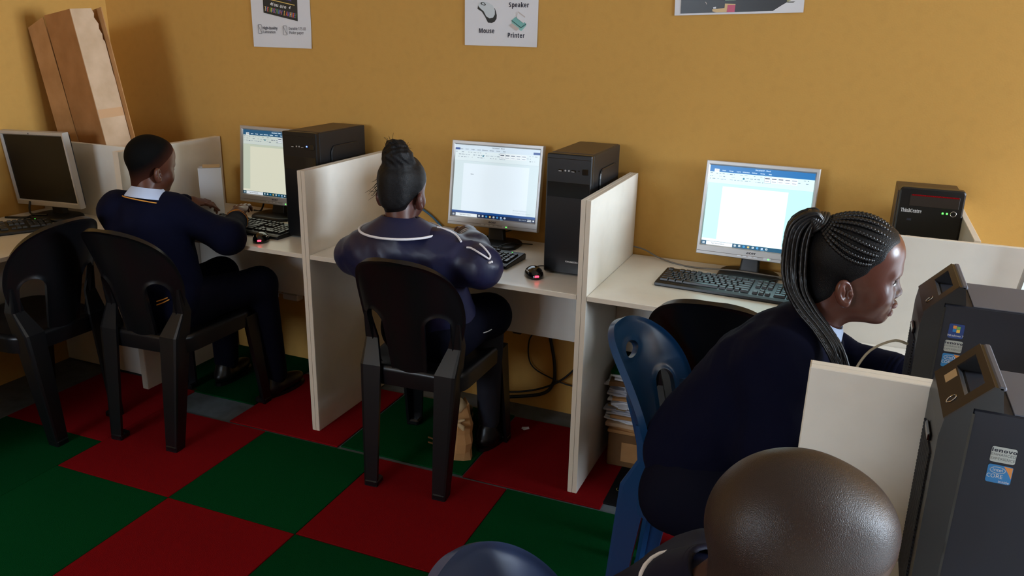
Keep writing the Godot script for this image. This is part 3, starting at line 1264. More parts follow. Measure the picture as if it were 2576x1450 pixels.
# a black midi tower; local: the middle of its base, the front towards +z
func midi_tower(label: String, at: Vector3, turn: float, name_plate: bool) -> Node3D:
	var o := thing("computer_tower", label, "computer", at, turn, "black computer towers")
	var w := 0.152
	var h := 0.405
	var d := 0.305
	obj("case_body", bx(Vector3(0, h / 2 + 0.004, -d / 2), Vector3(w, h - 0.008, d), 0.0025), M.case_black, o)
	var fp := MB.new()
	fp.prism(rrect(w + 0.002, h - 0.004, 0.006, 3), 0.022, at3(0, h / 2 + 0.003, 0), 0.003)
	obj("front_panel", fp, M.case_front, o)
	obj("drive_band", bx(Vector3(0, h - 0.115, 0.0226), Vector3(w - 0.008, 0.05, 0.0016), 0.0005), M.case_gloss, o)
	obj("front_groove", bx(Vector3(0, h - 0.014, 0.0222), Vector3(w - 0.004, 0.0016, 0.001)), M.case_gloss, o)
	for k in [[-0.028, 0.015], [0.016, 0.015]]:
		var us := obj("usb_port", bx(Vector3(k[0], h - 0.052, 0.0222), Vector3(k[1], 0.007, 0.002)), M.case_gloss, o)
		obj("port_tongue", bx(Vector3(k[0] - 0.002, h - 0.054, 0.0228), Vector3(k[1] - 0.005, 0.002, 0.002)), M.silver, us)
	for k in [-0.012, 0.0]:
		var jk := MB.new()
		jk.tube([Vector3(k, h - 0.052, 0.021), Vector3(k, h - 0.052, 0.0236)], 0.0028, 10)
		obj("audio_jack", jk, M.silver, o)
	var pb := MB.new()
	pb.prism(rrect(0.022, 0.02, 0.004, 3), 0.003, at3(0.056, h - 0.052, 0.0215), 0.001)
	obj("power_button", pb, M.case_gloss, o)
	obj("power_light", bx(Vector3(0.034, h - 0.05, 0.0226), Vector3(0.004, 0.004, 0.0016)), M.led_blue if not name_plate else M.case_gloss, o)
	# the bulge pressed into the side panels
	for s in [-1, 1]:
		var sp := MB.new()
		sp.prism(rrect(0.20, 0.26, 0.03, 5), 0.007, Transform3D(Basis(Vector3(0, 0, -s), Vector3(0, 1, 0), Vector3(s, 0, 0)), Vector3(s * (w / 2 - 0.001), h - 0.185, -0.165)), 0.004)
		obj("side_bulge", sp, M.case_black, o)
	obj("roof_plate", bx(Vector3(0, h + 0.0005, -d / 2 - 0.004), Vector3(w - 0.012, 0.002, d - 0.02), 0.0006), M.chassis_brown, o)
	for s in [[-1, -0.04], [1, -0.04], [-1, -0.27], [1, -0.27]]:
		obj("rubber_foot", bx(Vector3(s[0] * 0.055, 0.002, s[1]), Vector3(0.018, 0.004, 0.018)), M.cable, o)
	if name_plate:
		txt("XNUMEDIA", 0.0055, M.white_print, o, at3(0.022, 0.048, 0.0225), 1.1, true)
	return o

# a tall desktop computer with a carrying handle on its sloping brow; local: front towards +z
func handle_tower(label: String, at: Vector3, turn: float, stickers: Array, sy: float, sz: float, scrap := false) -> Node3D:
	var o := thing("computer_tower", label, "computer", at, turn, "slate computer towers")
	var w := 0.16
	var hc := TH
	obj("chassis", bx(Vector3(0, hc / 2 + 0.004, -0.18), Vector3(w - 0.004, hc - 0.008, 0.36), 0.002), M.case_slate, o)
	obj("roof_plate", bx(Vector3(0, hc + 0.0008, -0.2), Vector3(w - 0.008, 0.002, 0.31), 0.0006), M.case_top, o)
	# bezel: the body below, then a wedge round the hand hole, out of two cheeks and two bars
	var low := Vector2(0.030, hc - 0.019)
	var high := Vector2(-0.019, hc + 0.034)
	var sl := high - low
	var L := sl.length()
	var e := sl / L
	var bx1 := Basis(Vector3(1, 0, 0), Vector3(0, e.y, e.x), Vector3(0, -e.x, e.y))
	var org := Vector3(0, low.y, low.x)
	var cs := MB.new()
	var turn_x := func(x0: float) -> Transform3D: return Transform3D(Basis(Vector3(0, 0, 1), Vector3(0, 1, 0), Vector3(-1, 0, 0)), Vector3(x0, 0, 0))
	cs.prism(PackedVector2Array([Vector2(0.0, 0.004), Vector2(0.026, 0.0), Vector2(0.030, 0.05), Vector2(0.033, hc - 0.045), low, Vector2(0.0, low.y)]), w, (turn_x as Callable).call(w / 2))
	var wedge := PackedVector2Array([low, high, high + Vector2(-0.008, 0.0), Vector2(-0.033, hc + 0.002), Vector2(0.0, hc + 0.002), Vector2(0.0, low.y)])
	cs.prism(wedge, w * 0.17, (turn_x as Callable).call(w / 2))
	cs.prism(wedge, w * 0.17, (turn_x as Callable).call(-w / 2 + w * 0.17))
	var m1 := low + sl * 0.46
	var m2 := low + sl * 0.86
	cs.prism(PackedVector2Array([low, m1, m1 + Vector2(-0.02, -0.018), Vector2(0.0, low.y)]), w * 0.66, (turn_x as Callable).call(w * 0.33))
	cs.prism(PackedVector2Array([m2, high, high + Vector2(-0.008, 0.0), high + Vector2(-0.012, -0.012)]), w * 0.66, (turn_x as Callable).call(w * 0.33))
	obj("front_bezel", cs, M.bezel_black, o)
	# the brown sloping brow with its window
	var br := MB.new()
	for q in [[0.0, 0.46, w], [0.46, 0.86, 0.0], [0.86, 1.0, w]]:
		if q[2] > 0.0:
			br.box(org + bx1 * Vector3(0, L * (q[0] + q[1]) / 2, 0.001), Vector3(w, L * (q[1] - q[0]), 0.002), 0.0, bx1)
		else:
			for s in [-1, 1]:
				br.box(org + bx1 * Vector3(s * w * 0.415, L * (q[0] + q[1]) / 2, 0.001), Vector3(w * 0.17, L * (q[1] - q[0]), 0.002), 0.0, bx1)
	obj("brow_plate", br, M.bezel_brown, o)
	obj("ridge_strip", bx(Vector3(0, hc + 0.033, -0.0265), Vector3(w, 0.006, 0.009), 0.002), M.case_top, o)
	var pr2 := MB.new()
	var pc := org + bx1 * Vector3(w * 0.26, 0.016, 0.0028)
	var circ := []
	for k in 19:
		circ.append(pc + bx1 * Vector3(cos(TAU * k / 18), sin(TAU * k / 18), 0) * 0.0072)
	pr2.tube(circ, 0.001, 5)
	obj("power_ring", pr2, M.chrome, o)
	if scrap:
		var tm := MB.new()
		tm.box(org + bx1 * Vector3(-w * 0.2, 0.022, 0.0024), Vector3(0.026, 0.018, 0.0006), 0.0, bx1)
		obj("tape_scrap", tm, M.paper_tan, o)
	# louvred front: fine ribs with a dark gap between, and a drive lip
	var rb := MB.new()
	for k in 44:
		rb.box(Vector3(-0.008, 0.02 + k * 0.0056, 0.0305 + 0.00006 * k), Vector3(w - 0.05, 0.003, 0.004))
	var gr := obj("front_louvre", rb, M.case_slate, o)
	gr.set_meta("kind", "stuff")
	obj("drive_lip", bx(Vector3(0.0, hc - 0.075, 0.035), Vector3(w * 0.3, 0.012, 0.005), 0.002), M.case_gloss, o)
	obj("side_seam", bx(Vector3(w / 2 - 0.001, hc / 2, -0.001), Vector3(0.0022, hc - 0.01, 0.003)), M.case_gloss, o)
	var y := sy
	for s in stickers:
		sticker(o, s, Transform3D(Basis(Vector3(0, 0, -1.3), Vector3(0, 1.3, 0), Vector3(1, 0, 0)), Vector3(w / 2 - 0.0018, y, sz)))
		y -= 0.0285 if s == "windows" else 0.027
	return o

func sticker(o: Node3D, kind: String, xf: Transform3D) -> void:
	var w := 0.0215
	var h := 0.0195 if kind != "silver" else 0.0165
	if kind == "windows":
		w = 0.0185
		h = 0.0205
	var b := MB.new()
	b.prism(rrect(w, h, 0.002, 3), 0.0004)
	var m: Material = {"silver": M.st_silver, "core": M.st_blue, "windows": M.st_navy}[kind]
	var s := obj("sticker", b, m, o, xf)
	tag(s, {"silver": "silver sticker with grey lettering", "core": "blue sticker with an orange corner", "windows": "navy sticker with a four-coloured flag"}[kind])
	if kind == "silver":
		txt("lenovo", 0.0036, M.dark_print, s, at3(0, 0.0045, 0.0005), 1.35, true)
		txt("ENHANCED", 0.0024, M.st_grey, s, at3(0, 0.0, 0.0005), 1.25)
		txt("EXPERIENCE", 0.0024, M.st_grey, s, at3(0, -0.0045, 0.0005), 1.15)
	elif kind == "core":
		var c := MB.new()
		c.prism(PackedVector2Array([Vector2(w / 2 - 0.0005, h / 2 - 0.001), Vector2(w * 0.12, h / 2 - 0.0005), Vector2(w * 0.34, h * 0.12), Vector2(w / 2 - 0.0004, -h * 0.16)]), 0.0001, at3(0, 0, 0.0004))
		obj("orange_corner", c, M.st_orange, s)
		var r := []
		for k in 21:
			r.append(Vector3(-0.002 + cos(TAU * k / 20) * 0.0066, 0.0042 + sin(TAU * k / 20) * 0.0034, 0.0006))
		var e := MB.new()
		e.tube(r, 0.0003, 4)
		obj("oval_mark", e, M.white_print, s)
		txt("intel", 0.003, M.white_print, s, at3(-0.002, 0.0042, 0.0005), 1.1)
		txt("CORE", 0.0038, M.white_print, s, at3(-0.0035, -0.0025, 0.0005), 1.1)
		txt("inside", 0.0021, M.white_print, s, at3(0.005, -0.0078, 0.0005), 1.1)
	else:
		for q in [[-1, 1, M.st_orange], [1, 1, M.st_green], [-1, -1, M.st_blue], [1, -1, M.st_yellow]]:
			obj("flag_pane", bx(Vector3(q[0] * 0.0023, 0.003 + q[1] * 0.0023 - q[0] * 0.0004, 0.0005), Vector3(0.0042, 0.0042, 0.0002)), q[2], s)
		txt("Windows 7", 0.0026, M.white_print, s, at3(0, -0.0065, 0.0005), 1.1)

const TH := 0.347

func build_machines() -> void:
	M.screen_white = glow(Color(0.9, 0.96, 1.0), 0.36)
	M.screen_ink = mat(rgb(50, 60, 80), 0.9)
	M.screen_pale = glow(Color(0.7, 0.76, 0.8), 0.28)
	M.st_silver = mat(rgb(176, 182, 180), 0.35, 0.3)
	M.st_blue = mat(rgb(40, 130, 200), 0.4)
	M.st_navy = mat(rgb(30, 62, 130), 0.4)
	M.st_orange = mat(rgb(232, 150, 70), 0.4)
	M.st_green = mat(rgb(120, 180, 80), 0.4)
	M.st_yellow = mat(rgb(240, 200, 80), 0.4)
	M.st_grey = mat(rgb(110, 116, 118), 0.5)
	# screens
	var specs := [
		["switched-off silver monitor with a dark screen on the left wall's carrel", Vector3(0.20, DESK, 0.555), Vector3(0.189, 0.909, 0.596), 0.006, -0.079, 0.034, M.screen_off, false, -1],
		["silver monitor with a pale page, half hidden by the tower beside the boy", Vector3(0.985, DESK, 0.13), Vector3(0.987, 0.926, 0.125), 0.0, 0.115, 0.0, screen_mat(0, 0.30), true, 0],
		["silver monitor showing a white document and a navy task bar, left of the lettered tower", Vector3(2.0, DESK, 0.12), Vector3(1.985, 0.934, 0.1), 0.055, 0.162, 0.0, screen_mat(1, 0.36), true, 1],
		["silver monitor with the brightest cyan-white screen, on the empty carrel", Vector3(2.94, DESK, 0.115), Vector3(2.94, 0.931, 0.093), -0.033, 0.147, 0.0, screen_mat(2, 0.46), true, 2],
		["silver monitor that the girl with braids looks at, beyond the picture's right edge", Vector3(3.66, DESK, 0.93), Vector3(3.62, 0.934, 0.93), -PI / 2 + 0.1, 0.12, 0.0, screen_mat(1, 0.5), true, 1],
		["silver monitor before the shaven-headed child, beyond the picture's right edge", Vector3(3.66, DESK, 2.15), Vector3(3.62, 0.934, 2.15), -PI / 2, 0.12, 0.0, screen_mat(1, 0.5), true, 1]]
	for s in specs:
		var o := monitor(s[0], s[1], s[2], s[3], s[4], s[5], s[6], s[7])
		if s[8] >= 0:
			var hx := Transform3D(Basis(UP3, s[3]) * Basis(Vector3.RIGHT, -s[4]) * Basis(Vector3.BACK, s[5]), s[2] - s[1])
			screen_words(o, hx, s[8])
			screen_light(o, hx, [Color(0.95, 0.96, 0.86), Color(0.88, 0.94, 1.0), Color(0.7, 0.95, 1.0)][s[8]], SCREEN_E * [0.5, 0.8, 1.2][s[8]] * (3.0 if s[2].x > 3.3 else 1.0))
	# towers
	midi_tower("black computer tower with a blue power light beside the boy's monitor", Vector3(1.310, DESK, 0.352), 0.0, false)
	midi_tower("black computer tower with a white maker's name low on its front", Vector3(2.372, DESK, 0.354), 0.0, true)
	small_tower()
	handle_tower("slate computer tower with three stickers, standing behind the double partition", Vector3(TAX, DESK, TAZ), -PI / 2, ["windows", "silver", "core"], 0.300, -0.026)
	handle_tower("slate computer tower with two stickers, nearest the camera at the right edge", Vector3(TBX, DESK, TBZ), -PI / 2, ["silver", "core"], 0.292, -0.043, true)
	# keyboards and mice
	keyboard("black keyboard under the boy's hands", Vector3(1.02, DESK, 0.345), deg_to_rad(-4))
	keyboard("black keyboard with a green light under the satin-jacketed girl's hand", Vector3(1.955, DESK, 0.315), deg_to_rad(-3))
	keyboard("long black keyboard before the bright cyan screen", Vector3(2.905, DESK, 0.283), deg_to_rad(-3), 1.03)
	keyboard("black keyboard at the left edge before the switched-off monitor", Vector3(0.2, DESK, 0.86), deg_to_rad(62))
	mouse("black mouse glowing red beside the boy's keyboard", Vector3(1.185, DESK, 0.475), deg_to_rad(32))
	mouse("black mouse glowing red beside the lettered tower", Vector3(2.282, DESK, 0.43), deg_to_rad(32))
	mouse("dark mouse on the left wall's carrel behind the chair back", Vector3(0.42, DESK, 0.76), deg_to_rad(60), false)

const SCREEN_E := 0.12
const TAX := 3.395
const TAZ := 1.242
const TBX := 3.395
const TBZ := 1.695

func small_tower() -> void:
	var o := thing("computer_tower", "black computer tower with a chrome power ring in the right back corner", "computer", Vector3(3.437, DESK, 0.255))
	var h := 0.378
	obj("case_body", bx(Vector3(-0.004, (h - 0.018) / 2 + 0.002, -0.1), Vector3(0.17, h - 0.022, 0.17), 0.002), M.chassis_brown, o)
	var fp := MB.new()
	fp.prism(rrect(0.17, h - 0.002, 0.01, 4), 0.036, at3(0, h / 2, -0.012), 0.004)
	obj("front_bezel", fp, M.case_front, o)
	obj("drive_door", bx(Vector3(0.008, h - 0.037, 0.0238), Vector3(0.128, 0.034, 0.002), 0.0008), M.bezel_brown, o)
	obj("red_stripe", bx(Vector3(0.008, h - 0.022, 0.0244), Vector3(0.122, 0.004, 0.002), 0.0006), M.red0, o)
	txt("ThinkCentre", 0.010, M.white_print, o, at3(-0.048, h - 0.068, 0.0243), 0.62, true, true)
	for k in 2:
		obj("status_light", bx(Vector3(0.034 + k * 0.011, h - 0.068, 0.0243), Vector3(0.0045, 0.005, 0.001), 0.0004), M.led_green, o)
	var r := []
	for k in 21:
		r.append(Vector3(0.061 + cos(TAU * k / 20) * 0.0075, h - 0.068 + sin(TAU * k / 20) * 0.0075, 0.0244))
	var pr := MB.new()
	pr.tube(r, 0.0011, 6)
	obj("power_ring", pr, M.chrome, o)
	obj("usb_port", bx(Vector3(-0.05, h - 0.094, 0.0238), Vector3(0.012, 0.007, 0.001), 0.0004), M.case_slate, o)
	obj("audio_panel", bx(Vector3(-0.045, h - 0.142, 0.0238), Vector3(0.012, 0.0025, 0.001)), M.silver, o)
	obj("lower_grille", bx(Vector3(0.0, 0.1, 0.0236), Vector3(0.14, 0.16, 0.001)), M.case_gloss, o)

# ---------------------------------------------------------------- cables, scraps and boxes
func cable(label: String, pts: Array, r: float, m: Material, called := "cable") -> void:
	var base: Vector3 = pts[0]
	var q := []
	for p in pts:
		q.append(p - base)
	var mb := MB.new()
	mb.tube(spline(q, 6), r, 6)
	single(called, mb, m, label, "cable", base, 0.0, "leads and cables")

func build_small_things() -> void:
	var D := DESK + 0.003
	cable("grey cable lying along the wall behind the bright cyan monitor", [Vector3(2.515, 0.735, 0.02), Vector3(2.56, 0.73, 0.03), Vector3(2.63, D + 0.004, 0.05), Vector3(2.74, D, 0.09), Vector3(2.9, D + 0.018, 0.13), Vector3(3.03, D + 0.012, 0.12), Vector3(3.12, D, 0.08)], 0.003, M.cable_grey)
	cable("thin black lead of the long keyboard, running back to the wall", [Vector3(3.0, D + 0.01, 0.2), Vector3(3.04, D + 0.012, 0.15), Vector3(3.1, D, 0.11), Vector3(3.2, D, 0.06)], 0.0022, M.cable)
	cable("black lead between the keyboard and the middle monitor's foot", [Vector3(2.06, D + 0.012, 0.235), Vector3(2.05, D + 0.014, 0.2), Vector3(2.075, D + 0.018, 0.15), Vector3(2.13, D, 0.06)], 0.0022, M.cable)
	cable("black mouse lead looping from the tower to the red-lit mouse", [Vector3(2.265, D + 0.008, 0.385), Vector3(2.262, D + 0.004, 0.34), Vector3(2.28, D, 0.31), Vector3(2.296, D, 0.29)], 0.002, M.cable)
	cable("pair of blue network leads hanging on the wall beside the girl's collar", [Vector3(1.56, 0.80, 0.01), Vector3(1.62, 0.783, 0.012), Vector3(1.668, 0.757, 0.013), Vector3(1.70, 0.732, 0.014), Vector3(1.74, D + 0.003, 0.02), Vector3(1.84, D + 0.002, 0.03)], 0.005, M.cable_blue)
	cable("black lead drooping behind the middle monitor's neck", [Vector3(1.92, 0.80, 0.07), Vector3(1.93, 0.76, 0.04), Vector3(1.99, 0.73, 0.03), Vector3(2.12, 0.79, 0.06)], 0.0025, M.cable)
	cable("thick black lead hanging under the boy's monitor", [Vector3(0.86, 0.79, 0.06), Vector3(0.855, 0.745, 0.05), Vector3(0.85, D, 0.07), Vector3(0.82, D, 0.08)], 0.004, M.cable)
	# under the switched-off monitor
	cable("black power lead curving down from the switched-off monitor", [Vector3(0.09, 0.765, 0.585), Vector3(0.1, 0.735, 0.6), Vector3(0.14, 0.722, 0.62), Vector3(0.2, 0.722, 0.6)], 0.004, M.cable)
	cable("flat black plug lead lying left of the monitor foot", [Vector3(0.03, D, 0.66), Vector3(0.07, D + 0.002, 0.65), Vector3(0.12, D + 0.004, 0.63), Vector3(0.17, 0.722, 0.6)], 0.005, M.cable)
	cable("thin black lead looping in front of the switched-off monitor's foot", [Vector3(0.14, 0.718, 0.63), Vector3(0.16, D, 0.70), Vector3(0.2, D, 0.76), Vector3(0.27, D + 0.01, 0.8)], 0.0025, M.cable)
	cable("thin black mouse lead crossing the left carrel top", [Vector3(0.24, 0.72, 0.63), Vector3(0.25, D, 0.69), Vector3(0.33, D, 0.71), Vector3(0.4, D + 0.008, 0.735)], 0.002, M.cable)
	cable("tan lead arching out of the slate tower with three stickers", [Vector3(3.352, 0.955, 1.29), Vector3(3.325, 0.96, 1.3), Vector3(3.285, 0.93, 1.31), Vector3(3.262, 0.86, 1.32), Vector3(3.262, 0.78, 1.33), Vector3(3.27, D, 1.35)], 0.0025, M.cable_tan)
	# under the middle carrel
	cable("black lead looping low on the wall under the middle carrel", [Vector3(2.13, 0.42, 0.012), Vector3(2.15, 0.36, 0.012), Vector3(2.11, 0.29, 0.012), Vector3(2.12, 0.19, 0.014), Vector3(2.2, 0.15, 0.02), Vector3(2.32, 0.13, 0.02), Vector3(2.4, 0.18, 0.014), Vector3(2.43, 0.3, 0.012)], 0.003, M.cable)
	cable("thick black lead hanging straight under the middle carrel", [Vector3(2.17, 0.42, 0.015), Vector3(2.2, 0.32, 0.016), Vector3(2.225, 0.2, 0.018), Vector3(2.22, 0.12, 0.02), Vector3(2.17, 0.07, 0.03), Vector3(2.0, 0.03, 0.05)], 0.007, M.cable)
	cable("black lead crossing down from the right under the middle carrel", [Vector3(2.46, 0.40, 0.012), Vector3(2.38, 0.3, 0.014), Vector3(2.28, 0.17, 0.03), Vector3(2.18, 0.1, 0.03), Vector3(2.05, 0.06, 0.04), Vector3(1.92, 0.05, 0.05)], 0.004, M.cable)
	# wall socket with its plug, and the white adapter
	var so := thing("wall_socket", "white wall socket with a fat black plug under the middle carrel", "socket", Vector3(2.1, 0.36, 0.0))
	obj("face_plate", bx(Vector3(0, 0, 0.005), Vector3(0.12, 0.075, 0.01), 0.003), M.paper, so)
	obj("plug", bx(Vector3(0.012, -0.004, 0.03), Vector3(0.05, 0.045, 0.04), 0.01), M.cable, so)
	obj("plug_body", bx(Vector3(-0.03, -0.022, 0.035), Vector3(0.05, 0.03, 0.045), 0.01), M.cable, so)
	var ad := thing("power_adapter", "white power adapter hanging under the boy's desk", "adapter", Vector3(0.955, 0.31, 0.0))
	obj("adapter_body", bx(Vector3(0, 0, 0.022), Vector3(0.085, 0.032, 0.044), 0.005), M.paper, ad)
	var al := MB.new()
	al.tube(spline([Vector3(-0.04, 0.005, 0.03), Vector3(-0.065, 0.008, 0.03), Vector3(-0.085, -0.004, 0.02), Vector3(-0.09, -0.02, 0.012)], 5), 0.0025, 6)
	obj("lead", al, M.paper, ad)
	# the upright white carton on the boy's desk
	var wc := thing("paper_carton", "upright white paper carton standing by the boy's monitor", "carton", Vector3(0.705, DESK, 0.2), deg_to_rad(40))
	for k in [[0, -0.021, 0.092, 0.0012], [0, 0.021, 0.092, 0.0012]]:
		obj("carton_wall", bx(Vector3(k[0], 0.1, k[1]), Vector3(k[2], 0.2, k[3])), M.paper, wc)
	for s in [-1, 1]:
		obj("carton_wall", bx(Vector3(s * 0.0455, 0.1, 0), Vector3(0.0012, 0.2, 0.042)), M.paper, wc)
	obj("carton_floor", bx(Vector3(0, 0.001, 0), Vector3(0.09, 0.002, 0.042)), M.paper, wc)
	obj("torn_flap", bx(Vector3(0.006, 0.203, -0.012), Vector3(0.07, 0.001, 0.022), 0.0, Basis(Vector3.RIGHT, 0.5)), M.paper_tan, wc)
	# exercise book and loose sheets by the girl's hand
	var bk := thing("exercise_book", "closed white exercise book by the satin-jacketed girl's hand", "book", Vector3(1.79, DESK, 0.155), deg_to_rad(-14))
	obj("page_block", bx(Vector3(0, 0.009, 0), Vector3(0.19, 0.016, 0.24), 0.002), M.paper_tan, bk)
	obj("cover", bx(Vector3(0, 0.0178, 0), Vector3(0.196, 0.0015, 0.246)), M.paper, bk)
	# crumpled scrap on the red tile
	var sc := MB.new()
	sc.loft([[Vector3(-0.014, 0.001, 0.004), Vector3(0.0, 0.001, 0.012), Vector3(0.016, 0.001, -0.006), Vector3(-0.004, 0.001, -0.009)], [Vector3(-0.012, 0.008, 0.002), Vector3(0.002, 0.005, 0.008), Vector3(0.013, 0.011, -0.005), Vector3(-0.004, 0.006, -0.006)]], false)
	single("paper_scrap", sc, M.paper, "tiny white paper scrap lying on the red carpet tile", "paper", Vector3(2.18, 0, 0.21))
	# torn brown paper bag behind the chair leg
	var bag := thing("paper_bag", "crumpled brown paper bag on the floor behind the chair's back leg", "bag", Vector3(2.0, 0, 0.49), deg_to_rad(-14))
	var rg := RandomNumberGenerator.new()
	rg.seed = 12
	var rings := []
	for k in 7:
		var t := k / 6.0
		var ring := []
		for s in 14:
			var a := TAU * s / 14
			var w := lerpf(0.088, 0.046, t * t) * (1.0 + rg.randf_range(-0.09, 0.09))
			ring.append(Vector3(cos(a) * w + 0.022 * t, t * 0.2 * (1.0 + (rg.randf_range(-0.1, 0.1) if k == 6 else 0.0)), sin(a) * w * 0.62 - 0.01 * t))
		rings.append(ring)
	var bm := MB.new()
	bm.loft(rings, false)
	obj("bag_body", bm, M.cardboard, bag)
	var lin := MB.new()
	lin.ell(Vector3(0.034, 0.2, 0), Vector3(0.03, 0.03, 0.026), Basis(), 9, 6, func(q): return 1.0 + 0.22 * sin(q.x * 9.0 + q.y * 7.0))
	obj("paper_lining", lin, M.paper_tan, bag)
	var kn := MB.new()
	kn.tube(spline([Vector3(0.05, 0.15, 0.03), Vector3(0.075, 0.165, 0.035), Vector3(0.09, 0.172, 0.03)], 4), [0.008, 0.008, 0.007, 0.006, 0.006, 0.006, 0.005, 0.004, 0.003], 6)
	kn.tube([Vector3(0.052, 0.148, 0.03), Vector3(0.085, 0.14, 0.034), Vector3(0.088, 0.13, 0.034)], [0.008, 0.009, 0.004], 6)
	obj("knotted_handle", kn, M.paper_tan, bag)
	var st := MB.new()
	for k in 2:
		st.box(Vector3(-0.02 + 0.0 * k, 0.04 + 0.02 * k, 0.049), Vector3(0.1, 0.006, 0.004), 0.001, Basis(Vector3.BACK, 0.05))
	obj("bag_fold", st, M.cardboard_dark, bag)
	heap()
	cardboard_box()

# the heap of boxes, folders and loose paper under the empty carrel
func heap() -> void:
	var rg := RandomNumberGenerator.new()
	rg.seed = 8
	var X := 2.635
	var Z := 0.215
	var bxo := thing("cardboard_box", "flat-topped brown cardboard box at the bottom of the paper heap", "box", Vector3(X + 0.02, 0, Z), deg_to_rad(3))
	obj("box_body", bx(Vector3(0, 0.065, 0), Vector3(0.23, 0.13, 0.22), 0.003), M.cardboard_dark, bxo)
	obj("paper_label", bx(Vector3(0.0, 0.06, 0.1105), Vector3(0.13, 0.075, 0.001)), M.cardboard, bxo)
	obj("box_lid", bx(Vector3(0, 0.136, 0.0), Vector3(0.236, 0.012, 0.226), 0.002), M.cardboard, bxo)
	var y := 0.142
	var kinds := [["brown folder curling at its corners, lowest on the box", "cardboard", 0.012], ["buff folder with a torn edge in the paper heap", "cardboard_pale", 0.014], ["white bundle of torn sheets low in the paper heap", "paper", 0.018], ["brown card wallet in the middle of the paper heap", "cardboard", 0.012], ["crinkled grey-white sheets in the middle of the paper heap", "paper_grey", 0.02], ["tan notebook in the paper heap", "paper_tan", 0.016], ["thick white sheaf spilling left from the paper heap", "paper", 0.024], ["brown cardboard sheet lying across the heap", "cardboard", 0.01], ["pale bundle of worksheets high in the heap", "paper_grey", 0.024], ["white pad with ragged edges near the top of the heap", "paper", 0.022], ["dark brown book near the top of the heap", "cardboard_dark", 0.018], ["white sheets jutting out at the top of the heap", "paper", 0.02], ["green-covered book on top of the paper heap", "green0", 0.014]]
	for k in kinds.size():
		var h: float = kinds[k][2]
		var o := thing("paper_bundle", kinds[k][0], "papers", Vector3(X + rg.randf_range(-0.012, 0.016), y, Z + rg.randf_range(-0.015, 0.012)), rg.randf_range(-0.12, 0.12), "papers heaped under the empty carrel")
		var sheets := 1 if kinds[k][1].begins_with("card") or kinds[k][1] == "green0" else 3
		for s in sheets:
			var pg := PackedVector2Array()
			var w := 0.2 + rg.randf_range(-0.01, 0.01)
			var d := 0.21
			for e in [[-1, -1, 1, -1], [1, -1, 1, 1], [1, 1, -1, 1], [-1, 1, -1, -1]]:
				for q in 5:
					var t := q / 5.0
					var j := 0.004 if sheets == 1 else 0.009
					pg.append(Vector2(lerpf(e[0], e[2], t) * w / 2 + rg.randf_range(-j, j), lerpf(e[1], e[3], t) * d / 2 + rg.randf_range(-j, j)))
			var mb := MB.new()
			var hh := h / sheets
			mb.prism(pg, hh * 0.9, Transform3D(Basis(Vector3.RIGHT, -PI / 2) * Basis(Vector3.BACK, rg.randf_range(-0.06, 0.06)), Vector3(0, hh * s, 0)))
			obj("sheet_stack", mb, M[kinds[k][1]], o)
		# a curled corner sticking out in front
		if kinds[k][1].begins_with("paper"):
			var cx := rg.randf_range(-0.08, 0.06)
			var cu := MB.new()
			cu.loft([[Vector3(cx, h * 0.4, 0.09), Vector3(cx + 0.05, h * 0.5, 0.09), Vector3(cx + 0.05, h * 0.56, 0.09), Vector3(cx, h * 0.46, 0.09)], [Vector3(cx + 0.01, h * 0.2, 0.13), Vector3(cx + 0.04, h * 0.3 - 0.006, 0.122), Vector3(cx + 0.04, h * 0.36 - 0.006, 0.122), Vector3(cx + 0.01, h * 0.26, 0.13)]], false)
			obj("curled_corner", cu, M[kinds[k][1]], o)
		y += h
	# a loose stack of books to its right, behind the chair
	var y2 := 0.0
	var bks := [["wide brown book at the bottom of the right-hand pile", "cardboard_dark", 0.05], ["white ream of paper in the right-hand pile", "paper_grey", 0.06], ["brown file in the right-hand pile", "cardboard", 0.05], ["white-edged file in the right-hand pile", "paper", 0.06], ["buff file near the top of the right-hand pile", "cardboard_pale", 0.06], ["white workbook near the top of the right-hand pile", "paper", 0.05], ["brown-backed book under the green one", "cardboard_dark", 0.04], ["green-covered book on top of the right-hand pile", "green0", 0.03]]
	for k in bks.size():
		var o := thing("book", bks[k][0], "book", Vector3(2.885 + rg.randf_range(-0.012, 0.012), y2, 0.19), rg.randf_range(-0.1, 0.1), "books piled under the empty carrel")
		var h: float = bks[k][2]
		obj("page_block", bx(Vector3(0, h / 2, 0), Vector3(0.19, h - 0.006, 0.24), 0.002), M.paper_grey if k % 2 else M.paper_tan, o)
		for s in [0.0015, h - 0.0015]:
			obj("cover", bx(Vector3(0, s, 0), Vector3(0.2, 0.003, 0.25), 0.001), M[bks[k][1]], o)
		obj("spine", bx(Vector3(-0.0985, h / 2, 0), Vector3(0.003, h, 0.25), 0.001), M[bks[k][1]], o)
		y2 += h

